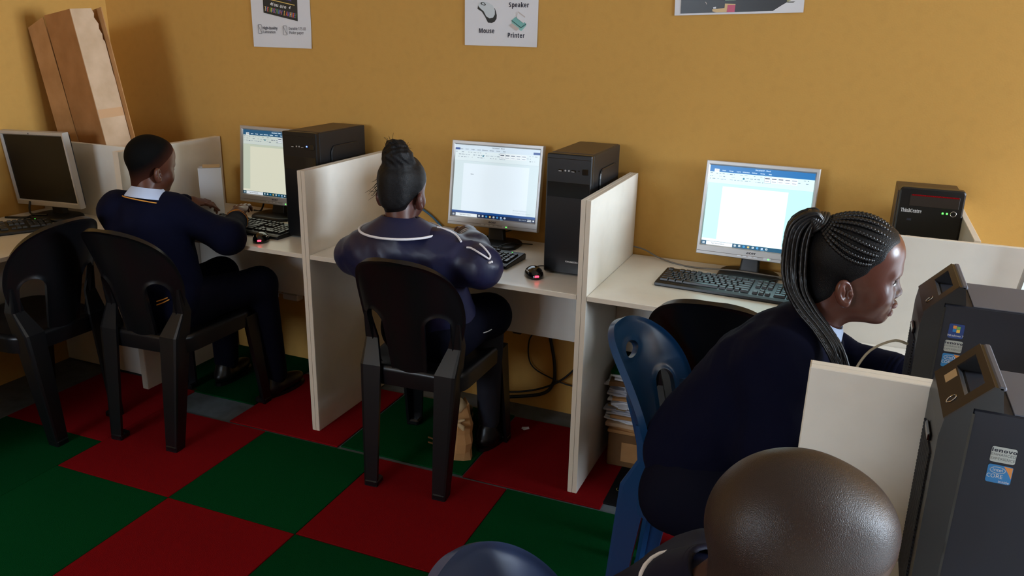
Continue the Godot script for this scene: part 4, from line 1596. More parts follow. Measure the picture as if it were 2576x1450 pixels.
# the tall flattened carton leaning in the left back corner
func cardboard_box() -> void:
	var o := thing("cardboard_box", "tall open cardboard box leaning in the corner left of the boy", "box", Vector3(0.55, 0, 0.407))
	var T := Vector3(0.339, 1.531, 0.458) - Vector3(0.57, 0, 0.407)
	var up := T.normalized()
	var a := (Vector3(0.251, 0, 0.359) - Vector3(0.57, 0.0, 0.407)).normalized()
	a = (a - up * a.dot(up)).normalized()
	var n := up.cross(a).normalized()
	if n.z < 0.0:
		n = -n
	var b := -n
	# frame: a to the left along the front face, up along the box, b into the corner; E is the front right edge
	var P := func(u: float, v: float, w: float) -> Vector3:
		return a * u + up * v + b * w
	var panel := func(called: String, m: Material, pts: Array, th: Vector3) -> void:
		var mb := MB.new()
		var back := []
		for q in pts:
			back.append(q + th)
		mb.loft([pts, back], false)
		obj(called, mb, m, o)
	var H := 1.545
	var W := 0.322
	var Dp := 0.11
	var y0 := 0.03
	var t := 0.004
	# front face in two tones: the outer flap lies over the left half
	(panel as Callable).call("front_panel", M.cardboard_dark2, [(P as Callable).call(0.0, y0, 0), (P as Callable).call(W * 0.58, y0, 0), (P as Callable).call(W * 0.58, H, 0), (P as Callable).call(0.0, H, 0)], b * t)
	(panel as Callable).call("overlapping_flap", M.cardboard, [(P as Callable).call(W * 0.55, y0, -0.0025), (P as Callable).call(W, y0, -0.0025), (P as Callable).call(W, H - 0.03, -0.0025), (P as Callable).call(W * 0.6, H - 0.004, -0.0025)], b * 0.0024)
	# pale side face with a torn top right corner
	var rag := PackedVector2Array([Vector2(0.0, y0), Vector2(Dp, y0)])
	for q in [[1.02, -0.265], [1.0, -0.26], [1.0, -0.13], [0.95, -0.12], [0.97, -0.1], [0.9, -0.08], [0.93, -0.06], [0.82, -0.035], [0.86, -0.02], [0.8, 0.0], [0.0, 0.0]]:
		rag.append(Vector2(Dp * q[0], H + q[1]))
	var ts := MB.new()
	ts.prism(rag, t, Transform3D(Basis(b, up, b.cross(up)), Vector3.ZERO))
	obj("torn_side", ts, M.cardboard_pale, o)
	(panel as Callable).call("back_panel", M.cardboard, [(P as Callable).call(-0.03, y0, Dp + 0.004), (P as Callable).call(W, y0, Dp + 0.004), (P as Callable).call(W, H - 0.02, Dp + 0.004), (P as Callable).call(-0.028, H + 0.0, Dp + 0.004)], b * t)
	(panel as Callable).call("left_side", M.cardboard, [(P as Callable).call(W, y0, 0.001), (P as Callable).call(W, y0, Dp), (P as Callable).call(W, H - 0.03, Dp), (P as Callable).call(W, H - 0.03, 0.001)], a * -t)
	(panel as Callable).call("tape_strip", M.tape, [(P as Callable).call(-0.0052, 1.12, 0.001), (P as Callable).call(-0.0052, 1.155, 0.001), (P as Callable).call(-0.0052, 1.155, Dp), (P as Callable).call(-0.0052, 1.12, Dp)], a * 0.0012)

# ---------------------------------------------------------------- the sheets taped to the back wall
func flat(called: String, pts: Array, z: float, m: Material, parent: Node3D, xf := Transform3D()) -> MeshInstance3D:
	var pg := PackedVector2Array()
	for p in pts:
		pg.append(Vector2(p[0], p[1]))
	var mb := MB.new()
	mb.prism(pg, 0.0002, at3(0, 0, z))
	return obj(called, mb, m, parent, xf)

func poster(label: String, corner: Vector3, w: float, h: float, tilt: float) -> Node3D:
	var o := thing("wall_poster", label, "poster", corner, 0.0, "sheets on the back wall")
	o.rotation.z = tilt
	var mb := MB.new()
	var rows := []
	# slightly bowed paper, clear of the wall at the lower right
	mb.sheet(func(_x, _y): return -1.0, func(x, y): return Vector3(x, y, 0.0022 + 0.004 * pow(clampf(x / w, 0, 1), 6) * pow(clampf(1.0 - y / h, 0, 1), 8)), Vector2.ZERO, Vector2(w, h), 24, 24, 0.0006)
	obj("paper_sheet", mb, M.paper, o)
	return o

func build_papers() -> void:
	var k := 0.00018
	var o := poster("white portrait poster with a black panel of coloured words, left of the three", Vector3(0.823, 1.394, 0), 0.296, 0.42, 0.0)
	var q := func(x: float, y: float) -> Array:
		return [(x - 340.0 - 0.085 * y) * k, (1310.0 - y) * k]
	var C := q as Callable
	flat("printed_panel", [C.call(738, 552), C.call(1692, 724), C.call(1640, -500), C.call(650, -620)], 0.003, M.print_black, o)
	var rot := Basis(Vector3.BACK, -0.165)
	var line := func(s: String, x: float, y: float, hgt: float, m: Material, st := 1.0, bold := true) -> void:
		var p: Array = C.call(x, y)
		txt(s, hgt * k, m, o, Transform3D(rot, Vector3(p[0], p[1], 0.0034)), st, bold)
	var Ln := line as Callable
	Ln.call("STUDENTS", 1270, 8, 70, M.pr_blue, 0.9)
	Ln.call("You are", 860, 66, 56, M.white_print, 1.0)
	Ln.call("DIGITAL CITIZENS", 1300, 125, 78, M.pr_orange, 0.8)
	Ln.call("You are", 870, 176, 56, M.white_print, 1.0)
	Ln.call("THE FUTURE", 1250, 220, 78, M.pr_purple, 0.86)
	Ln.call("You are", 1165, 395, 72, M.white_print, 1.15)
	var hues := [M.pr_yellow, M.pr_orange, M.pr_green, M.pr_blue, M.pr_purple]
	var wd := "THE REASON WHY I AM HERE!"
	for i in wd.length():
		if wd[i] != " ":
			var t := i / float(wd.length() - 1)
			Ln.call(wd[i], lerpf(790, 1640, t), lerpf(465, 612, t), 100, hues[(i * 3) % 5], 0.62)
	flat("yellow_rule", [C.call(780, 232), C.call(1604, 375), C.call(1604, 392), C.call(780, 249)], 0.0034, M.pr_yellow, o)
	for i in [[920, 365], [1440, 440]]:
		flat("pencil_mark", [C.call(i[0], i[1]), C.call(i[0] + 55, i[1] - 45), C.call(i[0] + 40, i[1] + 30)], 0.0034, M.white_print, o)
	for i in [[635, 915, "High-Quality", "Lamination", 920], [1345, 930, "Durable 175 LB", "Poster paper", 1680]]:
		var fr := MB.new()
		var p: Array = C.call(i[0], i[1])
		var pts := []
		for e in rrect(0.019, 0.036, 0.003, 2):
			pts.append(Vector3(p[0] + e.x, p[1] + e.y, 0.0032))
		pts.append(pts[0])
		fr.tube(pts, 0.0006, 4)
		fr.tube([Vector3(p[0] - 0.009, p[1] + 0.016, 0.0032), Vector3(p[0] + 0.009, p[1] - 0.016, 0.0032)], 0.0006, 4)
		obj("sheet_icon", fr, M.dark_print, o)
		var a: Array = C.call(i[4], 888)
		txt(i[2], 0.0105, M.dark_print, o, at3(a[0], a[1], 0.0032), 0.86, i[4] < 1000)
		a = C.call(i[4] - 20, 975)
		txt(i[3], 0.0105, M.dark_print, o, at3(a[0], a[1], 0.0032), 0.86)
	# the middle sheet: parts of a computer, named
	var k2 := 0.00015
	o = poster("white poster with drawings of a mouse and a printer, the middle one", Vector3(1.812, 1.427, 0), 0.292, 0.41, 0.0)
	var q2 := func(x: float, y: float) -> Array:
		return [(x - 325.0) * k2, (1235.0 - y) * k2]
	var D := q2 as Callable
	for i in [["Monitor", 940, 40], ["Speaker", 1770, 275], ["Mouse", 920, 885], ["Printer", 1710, 975]]:
		var p: Array = D.call(i[1], i[2])
		txt(i[0], 0.0165, M.dark_print, o, at3(p[0], p[1], 0.003), 0.88, true)
	var P := func(l: Array) -> Array:
		var out := []
		for e in l:
			out.append(D.call(e[0], e[1]))
		return out
	var F := P as Callable
	# mouse
	flat("mouse_underside", F.call([[672, 375], [690, 385], [790, 440], [880, 560], [955, 690], [1060, 697], [1130, 672], [1185, 600], [1192, 520], [1165, 420], [1130, 350], [1000, 500], [800, 380], [686, 295]]), 0.0026, M.print_black, o)
	flat("mouse_shell", F.call([[700, 318], [760, 372], [840, 430], [910, 545], [1000, 592], [1090, 575], [1140, 500], [1140, 400], [1080, 290], [960, 225], [820, 205], [730, 230], [695, 270]]), 0.003, M.pr_mouse, o)
	flat("wheel_ring", F.call([[755, 235], [790, 215], [850, 225], [895, 265], [895, 290], [850, 297], [790, 278], [760, 255]]), 0.0034, M.print_black, o)
	flat("wheel_face", F.call([[785, 240], [815, 230], [850, 245], [872, 272], [845, 280], [805, 268]]), 0.0038, M.pr_mouse, o)
	# printer
	flat("printer_body", F.call([[1590, 625], [1710, 540], [1970, 700], [1968, 770], [1860, 865], [1820, 860], [1590, 700]]), 0.0026, M.pr_teal, o)
	flat("printer_lid", F.call([[1590, 620], [1710, 540], [1970, 695], [1840, 790]]), 0.003, M.pr_teal2, o)
	flat("printer_edge", F.call([[1590, 622], [1840, 784], [1970, 697], [1970, 718], [1840, 806], [1590, 640]]), 0.0034, M.pr_teal3, o)
	flat("paper_in", F.call([[1722, 572], [1755, 420], [1940, 540], [1905, 690]]), 0.0038, M.paper, o)
	flat("paper_rim", F.call([[1748, 440], [1755, 418], [1942, 538], [1938, 560]]), 0.0041, M.pr_taupe, o)
	flat("paper_out", F.call([[1530, 745], [1605, 695], [1800, 815], [1720, 868]]), 0.0034, M.pr_taupe, o)
	# speaker, cut by the top of the picture
	flat("speaker_box", F.call([[1640, 95], [1640, -300], [2020, -300], [2015, 105], [1720, 122]]), 0.0026, M.print_black, o)
	flat("speaker_front", F.call([[1715, 112], [1715, -290], [2010, -290], [2008, 98]]), 0.003, M.pr_grey, o)
	var cone := []
	for e in 20:
		cone.append([1880 + cos(TAU * e / 20) * 110, -30 + sin(TAU * e / 20) * 110])
	flat("speaker_cone", F.call(cone), 0.0034, M.pr_olive, o)
	flat("monitor_picture", F.call([[700, -80], [700, -420], [1180, -420], [1180, -80]]), 0.0026, M.print_black, o)
	# the right sheet: a dark photograph with a white border
	var k3 := 0.000187
	o = poster("landscape photo print with a white border, right one of the three", Vector3(2.595, 1.543, 0), 0.41, 0.29, 0.036)
	var q3 := func(l: Array) -> Array:
		var out := []
		for e in l:
			out.append([(e[0] - 120.0) * k3, (265.0 - e[1]) * k3 - (e[0] - 120.0) * k3 * 0.024])
		return out
	var G := q3 as Callable
	flat("dark_picture", G.call([[228, 232], [2030, 182], [2040, -1200], [240, -1200]]), 0.003, M.pr_night, o)
	flat("pale_strip", G.call([[2030, 184], [2225, 182], [2235, -1200], [2040, -1200]]), 0.003, M.pr_khaki, o)
	flat("strip_line", G.call([[2036, 38], [2230, 36], [2230, 52], [2036, 52]]), 0.0033, M.pr_olive, o)
	flat("green_card", G.call([[1000, 14], [1185, 10], [1185, -90], [1000, -90]]), 0.0033, M.pr_mint, o)
	flat("sand_card", G.call([[1000, 66], [1180, 72], [1172, 204], [1030, 206], [996, 140]]), 0.0033, M.pr_sand, o)
	flat("pink_card", G.call([[1048, 90], [1180, 90], [1172, 206], [1035, 207], [1045, 140]]), 0.0036, M.pr_pink, o)
	flat("pale_sleeve", G.call([[786, 160], [830, 158], [1000, 138], [1040, 170], [1030, 206], [860, 212], [790, 195]]), 0.0034, M.pr_sand, o)
	flat("pale_cuff", G.call([[798, 128], [848, 118], [850, 148], [805, 154]]), 0.0034, M.paper, o)
	flat("glint", G.call([[655, 38], [668, 36], [690, 78], [682, 80]]), 0.0034, M.pr_taupe, o)

func print_materials() -> void:
	M.print_black = mat(rgb(38, 38, 34), 0.6)
	M.pr_blue = mat(rgb(90, 120, 180), 0.6)
	M.pr_orange = mat(rgb(226, 100, 40), 0.6)
	M.pr_purple = mat(rgb(110, 96, 170), 0.6)
	M.pr_yellow = mat(rgb(236, 200, 110), 0.6)
	M.pr_green = mat(rgb(110, 160, 60), 0.6)
	M.pr_mouse = mat(rgb(206, 214, 218), 0.6)
	M.pr_teal = mat(rgb(140, 198, 192), 0.6)
	M.pr_teal2 = mat(rgb(122, 184, 178), 0.6)
	M.pr_teal3 = mat(rgb(30, 84, 84), 0.6)
	M.pr_taupe = mat(rgb(200, 186, 180), 0.6)
	M.pr_grey = mat(rgb(98, 100, 92), 0.6)
	M.pr_olive = mat(rgb(58, 58, 38), 0.6)
	M.pr_night = mat(rgb(32, 32, 34), 0.35)
	M.pr_khaki = mat(rgb(170, 164, 120), 0.5)
	M.pr_mint = mat(rgb(160, 200, 160), 0.5)
	M.pr_sand = mat(rgb(222, 190, 140), 0.5)
	M.pr_pink = mat(rgb(206, 96, 124), 0.5)

# ---------------------------------------------------------------- people
func facing(f: Vector3, tilt := 0.0) -> Basis:
	# z along the look, y up, tilted sideways
	var z := f.normalized()
	var x := UP3.cross(z).normalized()
	return Basis(x, z.cross(x), z) * Basis(Vector3.BACK, tilt)

# the head in its own axes: z where it looks, y up, about 0.23 m tall; ears, nose, lips and brow are part of it
func head_into(mb: MB, xf: Transform3D, cell: float, neck_to: Vector3, neck_r := 0.05) -> void:
	var f := Field.new(Vector3(-0.102, -0.165, -0.125), Vector3(0.102, 0.13, 0.118), cell)
	f.ell(Vector3(0, 0.03, -0.004), Vector3(0.074, 0.085, 0.094), 0.02)
	f.ell(Vector3(0, 0.038, 0.045), Vector3(0.055, 0.05, 0.048), 0.03)
	f.ell(Vector3(0, -0.035, 0.034), Vector3(0.057, 0.07, 0.054), 0.03)
	f.ell(Vector3(0, -0.072, 0.028), Vector3(0.048, 0.04, 0.052), 0.025)
	f.ell(Vector3(0, -0.099, 0.062), Vector3(0.021, 0.017, 0.018), 0.02)
	for s in [-1, 1]:
		f.ell(Vector3(s * 0.035, -0.045, 0.051), Vector3(0.026, 0.027, 0.026), 0.02)
		f.cap(Vector3(s * 0.012, 0.003, 0.084), Vector3(s * 0.036, 0.002, 0.074), 0.009, 0.008, 0.016)
		f.ell(Vector3(s * 0.031, -0.017, 0.091), Vector3(0.017, 0.010, 0.014), 0.010, Basis(), true)
		f.ell(Vector3(s * 0.031, -0.0165, 0.068), Vector3(0.0155, 0.0115, 0.0145), 0.004)
	f.cap(Vector3(0, -0.012, 0.081), Vector3(0, -0.040, 0.0925), 0.007, 0.0098, 0.012)
	f.ell(Vector3(0, -0.0445, 0.0945), Vector3(0.010, 0.0085, 0.0085), 0.006)
	for s in [-1, 1]:
		f.ell(Vector3(s * 0.0125, -0.0475, 0.086), Vector3(0.009, 0.0075, 0.010), 0.006)
		f.ell(Vector3(s * 0.007, -0.0555, 0.093), Vector3(0.004, 0.003, 0.005), 0.003, Basis(), true)
		f.cap(Vector3(s * 0.022, -0.076, 0.075), Vector3(0, -0.0705, 0.0890), 0.005, 0.0078, 0.006)
		f.cap(Vector3(s * 0.02, -0.082, 0.073), Vector3(0, -0.0885, 0.0815), 0.005, 0.0085, 0.006)
	f.ell(Vector3(0, -0.0795, 0.0945), Vector3(0.023, 0.0016, 0.012), 0.004, Basis(), true)
	# ears: a tilted disc, its bowl carved out, the rim and lobe kept
	for s in [-1, 1]:
		var eb := Basis(UP3, s * -0.35) * Basis(Vector3.RIGHT, -0.2)
		var e := Vector3(s * 0.076, -0.034, -0.018)
		f.ell(e, Vector3(0.011, 0.030, 0.0185), 0.006, eb)
		f.ell(e + Vector3(s * 0.001, -0.020, 0.005), Vector3(0.009, 0.011, 0.010), 0.005, eb)
		f.ell(e + eb * Vector3(s * 0.0125, 0.004, 0.002), Vector3(0.0125, 0.0215, 0.0125), 0.003, eb, true)
		f.ell(e + eb * Vector3(s * 0.004, 0.006, -0.002), Vector3(0.004, 0.013, 0.004), 0.004, eb)
		f.ell(e + eb * Vector3(s * 0.006, -0.004, 0.0125), Vector3(0.005, 0.006, 0.004), 0.004, eb)
	var nb := xf.affine_inverse() * neck_to
	f.cap(Vector3(0, -0.05, -0.022), Vector3(0, -0.05, -0.022).lerp(nb, 0.95), neck_r, neck_r, 0.03)
	f.into(mb, xf)

# a hand with palm, four jointed fingers and a thumb; f is where the fingers point, up the back of the hand, side +1 for a right hand
func hand_into(mb: MB, at: Vector3, f: Vector3, up: Vector3, side: float, curl: Array, s := 0.86, thumb := 0.5) -> void:
	var z := f.normalized()
	var x := up.cross(z).normalized()
	var bs := Basis(x, z.cross(x), z)
	var g := Field.new(Vector3(-0.085, -0.085, -0.035), Vector3(0.085, 0.045, 0.2), 0.0042)
	g.ell(Vector3(0, 0, 0.045), Vector3(0.040, 0.0155, 0.05), 0.01)
	g.cap(Vector3(0, 0, -0.03), Vector3(0, 0, 0.02), 0.025, 0.026, 0.02)
	for k in 4:
		var fx := (0.029 - 0.019 * k) * side
		var ln: float = [0.064, 0.074, 0.069, 0.055][k]
		var p := Vector3(fx, 0.002, [0.082, 0.087, 0.084, 0.076][k])
		var a: float = 0.12 + 0.25 * curl[k]
		var spread := (0.10 - 0.07 * k) * side
		for j in 3:
			var l: float = ln * [0.45, 0.31, 0.26][j]
			var d := Vector3(sin(spread) * cos(a), -sin(a), cos(a) * cos(spread))
			var q := p + d * l
			g.cap(p, q, 0.0088 - 0.0009 * j, 0.0082 - 0.001 * j, 0.003)
			p = q
			a += curl[k] * 0.75
	var t0 := Vector3(0.026 * side, -0.004, 0.022)
	var t1 := t0 + Vector3(0.024 * side, -0.010, 0.026)
	var t2 := t1 + Vector3(0.008 * side, -0.010 - 0.012 * thumb, 0.027)
	var t3 := t2 + Vector3(-0.002 * side, -0.008, 0.021)
	g.cap(t0, t1, 0.0145, 0.0115, 0.008)
	g.cap(t1, t2, 0.0105, 0.0095, 0.003)
	g.cap(t2, t3, 0.0095, 0.0078, 0.003)
	g.into(mb, Transform3D(bs.scaled_local(Vector3.ONE * s), at))

func wear(called: String, caps: Array, m: Material, o: Node3D, cell := 0.012, extra = null) -> Field:
	var lo := Vector3.ONE * 1e6
	var hi := -lo
	for c in caps:
		var r: float = maxf(c[2], c[3]) + 0.05
		for e in 2:
			lo = lo.min(c[e] - Vector3.ONE * r)
			hi = hi.max(c[e] + Vector3.ONE * r)
	var f := Field.new(lo, hi, cell)
	for c in caps:
		f.cap(c[0], c[1], c[2], c[3], c[4] if c.size() > 4 else 0.03)
	if extra != null:
		(extra as Callable).call(f)
	var mb := MB.new()
	f.into(mb)
	obj(called, mb, m, o, Transform3D(Basis(), -o.position))
	return f

# where the camera's line through a pixel of the photograph meets a garment
func meet(f: Field, px: float, py: float, lift := 0.0) -> Vector3:
	var d := (Vector3(0.92046, 0.02052, -0.39031) * (px - 1288.0) / 2031.0 - Vector3(-0.13815, 0.95124, -0.27578) * (py - 725.0) / 2031.0 + Vector3(-0.36561, -0.30777, -0.87841)).normalized()
	var p := Vector3(3.21075, 1.49516, 2.85027)
	for k in 900:
		var g := (p - f.o) / f.h
		var x := int(round(g.x))
		var y := int(round(g.y))
		var z := int(round(g.z))
		if x >= 0 and y >= 0 and z >= 0 and x < f.nx and y < f.ny and z < f.nz:
			if f.d[(z * f.ny + y) * f.nx + x] < 0.004:
				return p - d * (0.004 + lift)
		p += d * 0.004
	return p

func piping(called: String, f: Field, pts: Array, r: float, m: Material, o: Node3D) -> void:
	var w := []
	for q in pts:
		w.append(meet(f, q[0], q[1]) - o.position)
	var mb := MB.new()
	mb.tube(spline(w, 5), r, 6)
	obj(called, mb, m, o)

func ring_tube(called: String, ctr: Vector3, ax: Vector3, r: float, t: float, m: Material, o: Node3D) -> void:
	var x := ax.cross(Vector3(0.3, 0.1, 0.9)).normalized()
	var y := ax.normalized().cross(x)
	var pts := []
	for k in 25:
		pts.append(ctr - o.position + (x * cos(TAU * k / 24) + y * sin(TAU * k / 24)) * r)
	var mb := MB.new()
	mb.tube(pts, t, 6)
	obj(called, mb, m, o)

# a turned-down collar: a band from the neck out and down over the shoulders, open at the throat
func collar(called: String, ctr: Vector3, bs: Basis, prof: Array, m: Material, o: Node3D, gap := 0.5, edge: Material = null, er := 0.004) -> void:
	var mb := MB.new()
	var rings := []
	var rim := []
	var n := 30
	for k in n + 1:
		var a := lerpf(gap, TAU - gap, float(k) / n)
		var dir := bs * Vector3(sin(a), 0, cos(a) * 0.84)
		var r := []
		for e in prof:
			r.append(ctr - o.position + dir * e[0] + bs.y * (e[1] + (e[2] * cos(a) if e.size() > 2 else 0.0)))
		for j in range(prof.size() - 1, -1, -1):
			r.append(r[j] + dir * 0.004 + bs.y * -0.004)
		rings.append(r)
		rim.append(r[prof.size() - 1] + dir * 0.003)
	mb.loft(rings)
	var c := obj(called, mb, m, o)
	if edge != null:
		var pm := MB.new()
		pm.tube(rim, er, 6)
		obj("piping", pm, edge, c)

# cropped hair: a thin shell that sinks into the scalp, and takes its colour, towards the hairline n . p = w
func fuzz_cap(xf: Transform3D, cell: float, grow: float, n: Vector3, w: float, fade: float, hair_c: Color, skin_c: Color, m: Material, o: Node3D) -> void:
	var f := Field.new(Vector3(-0.1, -0.12, -0.12), Vector3(0.1, 0.14, 0.115), cell)
	f.ell(Vector3(0, 0.03, -0.004), Vector3(0.074 + grow, 0.085 + grow, 0.094 + grow), 0.02)
	f.ell(Vector3(0, 0.038, 0.045), Vector3(0.055 + grow, 0.05 + grow, 0.048 + grow), 0.03)
	f.ell(Vector3(0, -0.035, 0.034), Vector3(0.057 + grow, 0.07 + grow, 0.054 + grow), 0.03)
	f.cap(Vector3(0, -0.05, -0.022), Vector3(0, -0.1, -0.028), 0.05 + grow, 0.05 + grow, 0.03)
	f.bump(func(p): return (grow + 0.004) * (1.0 - smoothstep(w - 0.004, w + fade * 0.5, n.dot(p))))
	for s in [-1, 1]:
		f.ell(Vector3(s * 0.088, -0.034, -0.015), Vector3(0.022, 0.03, 0.022), 0.01, Basis(), true)
	var mb := MB.new()
	f.into(mb)
	var loc := Transform3D(xf.basis, xf.origin - o.position)
	var a := skin_c.srgb_to_linear()
	var b := hair_c.srgb_to_linear()
	for k in mb.v.size():
		mb.col.append(a.lerp(b, smoothstep(w, w + fade, n.dot(mb.v[k]))))
		mb.v[k] = loc * mb.v[k]
	obj("hair", mb, m, o)

func shoe(at: Vector3, f: Vector3, o: Node3D, m: Material) -> void:
	var g := Field.new(Vector3(-0.06, -0.02, -0.1), Vector3(0.06, 0.11, 0.19), 0.006)
	g.ell(Vector3(0, 0.035, 0.03), Vector3(0.039, 0.034, 0.115), 0.02)
	g.cap(Vector3(0, 0.07, -0.03), Vector3(0, 0.04, -0.03), 0.036, 0.04, 0.03)
	g.keep(UP3, 0.012)
	var b := MB.new()
	g.into(b)
	var xf := Transform3D(facing(f), at - o.position)
	var s := obj("shoe", b, m, o, xf)
	var so := MB.new()
	var pg := PackedVector2Array()
	for k in 20:
		var a := TAU * k / 20
		pg.append(Vector2(cos(a) * 0.041, 0.03 + sin(a) * 0.118))
	so.prism(pg, 0.014, Transform3D(Basis(Vector3(1, 0, 0), Vector3(0, 0, 1), Vector3(0, -1, 0)), Vector3(0, 0.014, 0)))
	obj("sole", so, M.shoe, s)

func body_caps(mb: MB, caps: Array) -> void:
	var lo := Vector3.ONE * 1e6
	var hi := -lo
	for c in caps:
		for e in 2:
			lo = lo.min(c[e] - Vector3.ONE * 0.16)
			hi = hi.max(c[e] + Vector3.ONE * 0.16)
	var f := Field.new(lo, hi, 0.014)
	for c in caps:
		f.cap(c[0], c[1], c[2], c[3], 0.03)
	f.into(mb)

func eyes(xf: Transform3D, o: Node3D) -> void:
	for s in [-1, 1]:
		var w := MB.new()
		w.ell(Vector3(s * 0.031, -0.0185, 0.0720), Vector3(0.0125, 0.0062, 0.0125), Basis(), 14, 8)
		var e := obj("eye", w, M.eye_white, o, Transform3D(xf.basis, xf.origin - o.position))
		var i := MB.new()
		i.ell(Vector3(s * 0.031, -0.0185, 0.0813), Vector3(0.0052, 0.0052, 0.004), Basis(), 12, 6)
		obj("iris", i, M.iris, e)
		var br := MB.new()
		br.tube(spline([Vector3(s * 0.013, 0.003, 0.0905), Vector3(s * 0.028, 0.009, 0.0855), Vector3(s * 0.047, 0.003, 0.071)], 4), [0.0022, 0.003, 0.003, 0.003, 0.0028, 0.0026, 0.0024, 0.002, 0.001], 6, 0.6)
		obj("eyebrow", br, M.hair, o, Transform3D(xf.basis, xf.origin - o.position))
		var ls := MB.new()
		ls.tube(spline([Vector3(s * 0.019, -0.0150, 0.0805), Vector3(s * 0.031, -0.0120, 0.0838), Vector3(s * 0.044, -0.0160, 0.077)], 4), 0.0011, 5)
		obj("eyelash", ls, M.hair, e)

# creases of a loose garment
func folds(f: Field, deep: float, freq: float, seed_: int) -> void:
	var n := FastNoiseLite.new()
	n.seed = seed_
	n.frequency = freq
	n.fractal_type = FastNoiseLite.FRACTAL_RIDGED
	n.fractal_octaves = 2
	f.bump(func(p): return -deep * n.get_noise_3d(p.x * 1.3 + p.y * 0.6, p.y * 0.8 - p.x * 0.3, p.z))

func build_people() -> void:
	boy()
	girl_with_bun()
	girl_with_braids()
	shaven_child()

func boy() -> void:
	var o := thing("person", "child with cropped hair in a navy jersey and white shirt collar, typing at the left", "person", Vector3(0.93, 0, 0.66), 0.0, "children at the computers")
	var X := Transform3D(facing(Vector3(0.17, -0.12, -0.98)).scaled_local(Vector3.ONE * 0.93), Vector3(0.828, 0.985, 0.628))
	var nb := Vector3(0.85, 0.85, 0.675)
	var pel := Vector3(0.94, 0.53, 0.73)
	var che := Vector3(0.85, 0.73, 0.69)
	var sr := Vector3(0.935, 0.822, 0.645)
	var sl := Vector3(0.735, 0.815, 0.705)
	var er := Vector3(1.140, 0.738, 0.60)
	var wr := Vector3(1.025, 0.755, 0.415)
	var el := Vector3(0.662, 0.75, 0.59)
	var wl := Vector3(0.668, 0.768, 0.318)
	var b := MB.new()
	head_into(b, X, 0.0042, nb, 0.046)
	body_caps(b, [[pel, che, 0.09, 0.09], [che, nb, 0.09, 0.04], [sl, sr, 0.04, 0.04], [sr, er, 0.035, 0.03], [er, wr, 0.03, 0.022], [sl, el, 0.035, 0.03], [el, wl, 0.03, 0.022]])
	hand_into(b, wr + Vector3(-0.012, 0.016, -0.012), Vector3(-0.42, 0.22, -0.88), Vector3(0.1, 0.8, 0.55), 1.0, [0.9, 0.95, 0.9, 0.9], 0.88)
	hand_into(b, wl + Vector3(0.004, 0.002, -0.01), Vector3(0.72, -0.1, -0.68), Vector3(0.1, 0.98, 0.1), -1.0, [0.35, 0.85, 0.9, 1.0], 0.88)
	obj("body", b, M.skin1, o, Transform3D(Basis(), -o.position))
	fuzz_cap(X, 0.0042, 0.0025, Vector3(0, 1.0, -0.95), -0.03, 0.10, rgb(18, 15, 15), rgb(88, 48, 34), M.fuzz, o)
	eyes(X, o)
	var f := wear("jersey", [[pel + Vector3(-0.03, -0.02, 0), che, 0.115, 0.115, 0.05], [pel + Vector3(0.05, -0.02, -0.01), che + Vector3(0.05, 0, -0.01), 0.1, 0.1, 0.05], [sl, sr, 0.058, 0.06, 0.06], [che + Vector3(-0.05, 0, 0), sl, 0.09, 0.06, 0.06], [nb + Vector3(0, -0.04, 0), che, 0.075, 0.1, 0.05], [sr, er, 0.06, 0.055, 0.04], [er, wr, 0.056, 0.038, 0.04], [sl, el, 0.058, 0.05, 0.04], [el, wl, 0.05, 0.036, 0.03]], M.knit, o, 0.0095, func(g): folds(g, 0.004, 6.0, 8))
	ring_tube("cuff_stripe", wr.lerp(er, 0.02), er - wr, 0.0385, 0.0035, M.stripe, o)
	ring_tube("cuff_stripe", wr.lerp(er, 0.09), er - wr, 0.041, 0.002, M.stripe, o)
	ring_tube("neck_stripe", nb + Vector3(0.0, 0.012, 0.004), Vector3(0.08, 1, -0.28), 0.084, 0.0022, M.stripe, o)
	piping("hem_stripe", f, [[394, 759], [410, 754], [422, 749]], 0.0022, M.stripe, o)
	piping("hem_stripe", f, [[394, 768], [410, 762], [426, 754]], 0.0022, M.stripe, o)
	collar("shirt_collar", nb + Vector3(-0.002, 0.032, 0.0), facing(Vector3(0.1, -0.22, -0.97)), [[0.052, 0.024], [0.06, 0.026], [0.076, 0.002], [0.082, -0.008]], M.shirt, o, 0.35)
	var hr := Vector3(1.0, 0.49, 0.69)
	var hl := Vector3(0.88, 0.49, 0.70)
	var kr := Vector3(1.115, 0.505, 0.42)
	var kl := Vector3(0.885, 0.505, 0.38)
	var ar := Vector3(1.105, 0.09, 0.36)
	var al := Vector3(0.83, 0.09, 0.34)
	wear("trousers", [[hl, hr, 0.09, 0.09], [hr, kr, 0.085, 0.064, 0.05], [kr, ar, 0.064, 0.05, 0.03], [hl, kl, 0.085, 0.064, 0.05], [kl, al, 0.064, 0.05, 0.03]], M.trousers, o)
	shoe(Vector3(1.105, 0, 0.35), Vector3(0.15, 0, -1), o, M.shoe)
	shoe(Vector3(0.83, 0, 0.33), Vector3(-0.1, 0, -1), o, M.shoe)

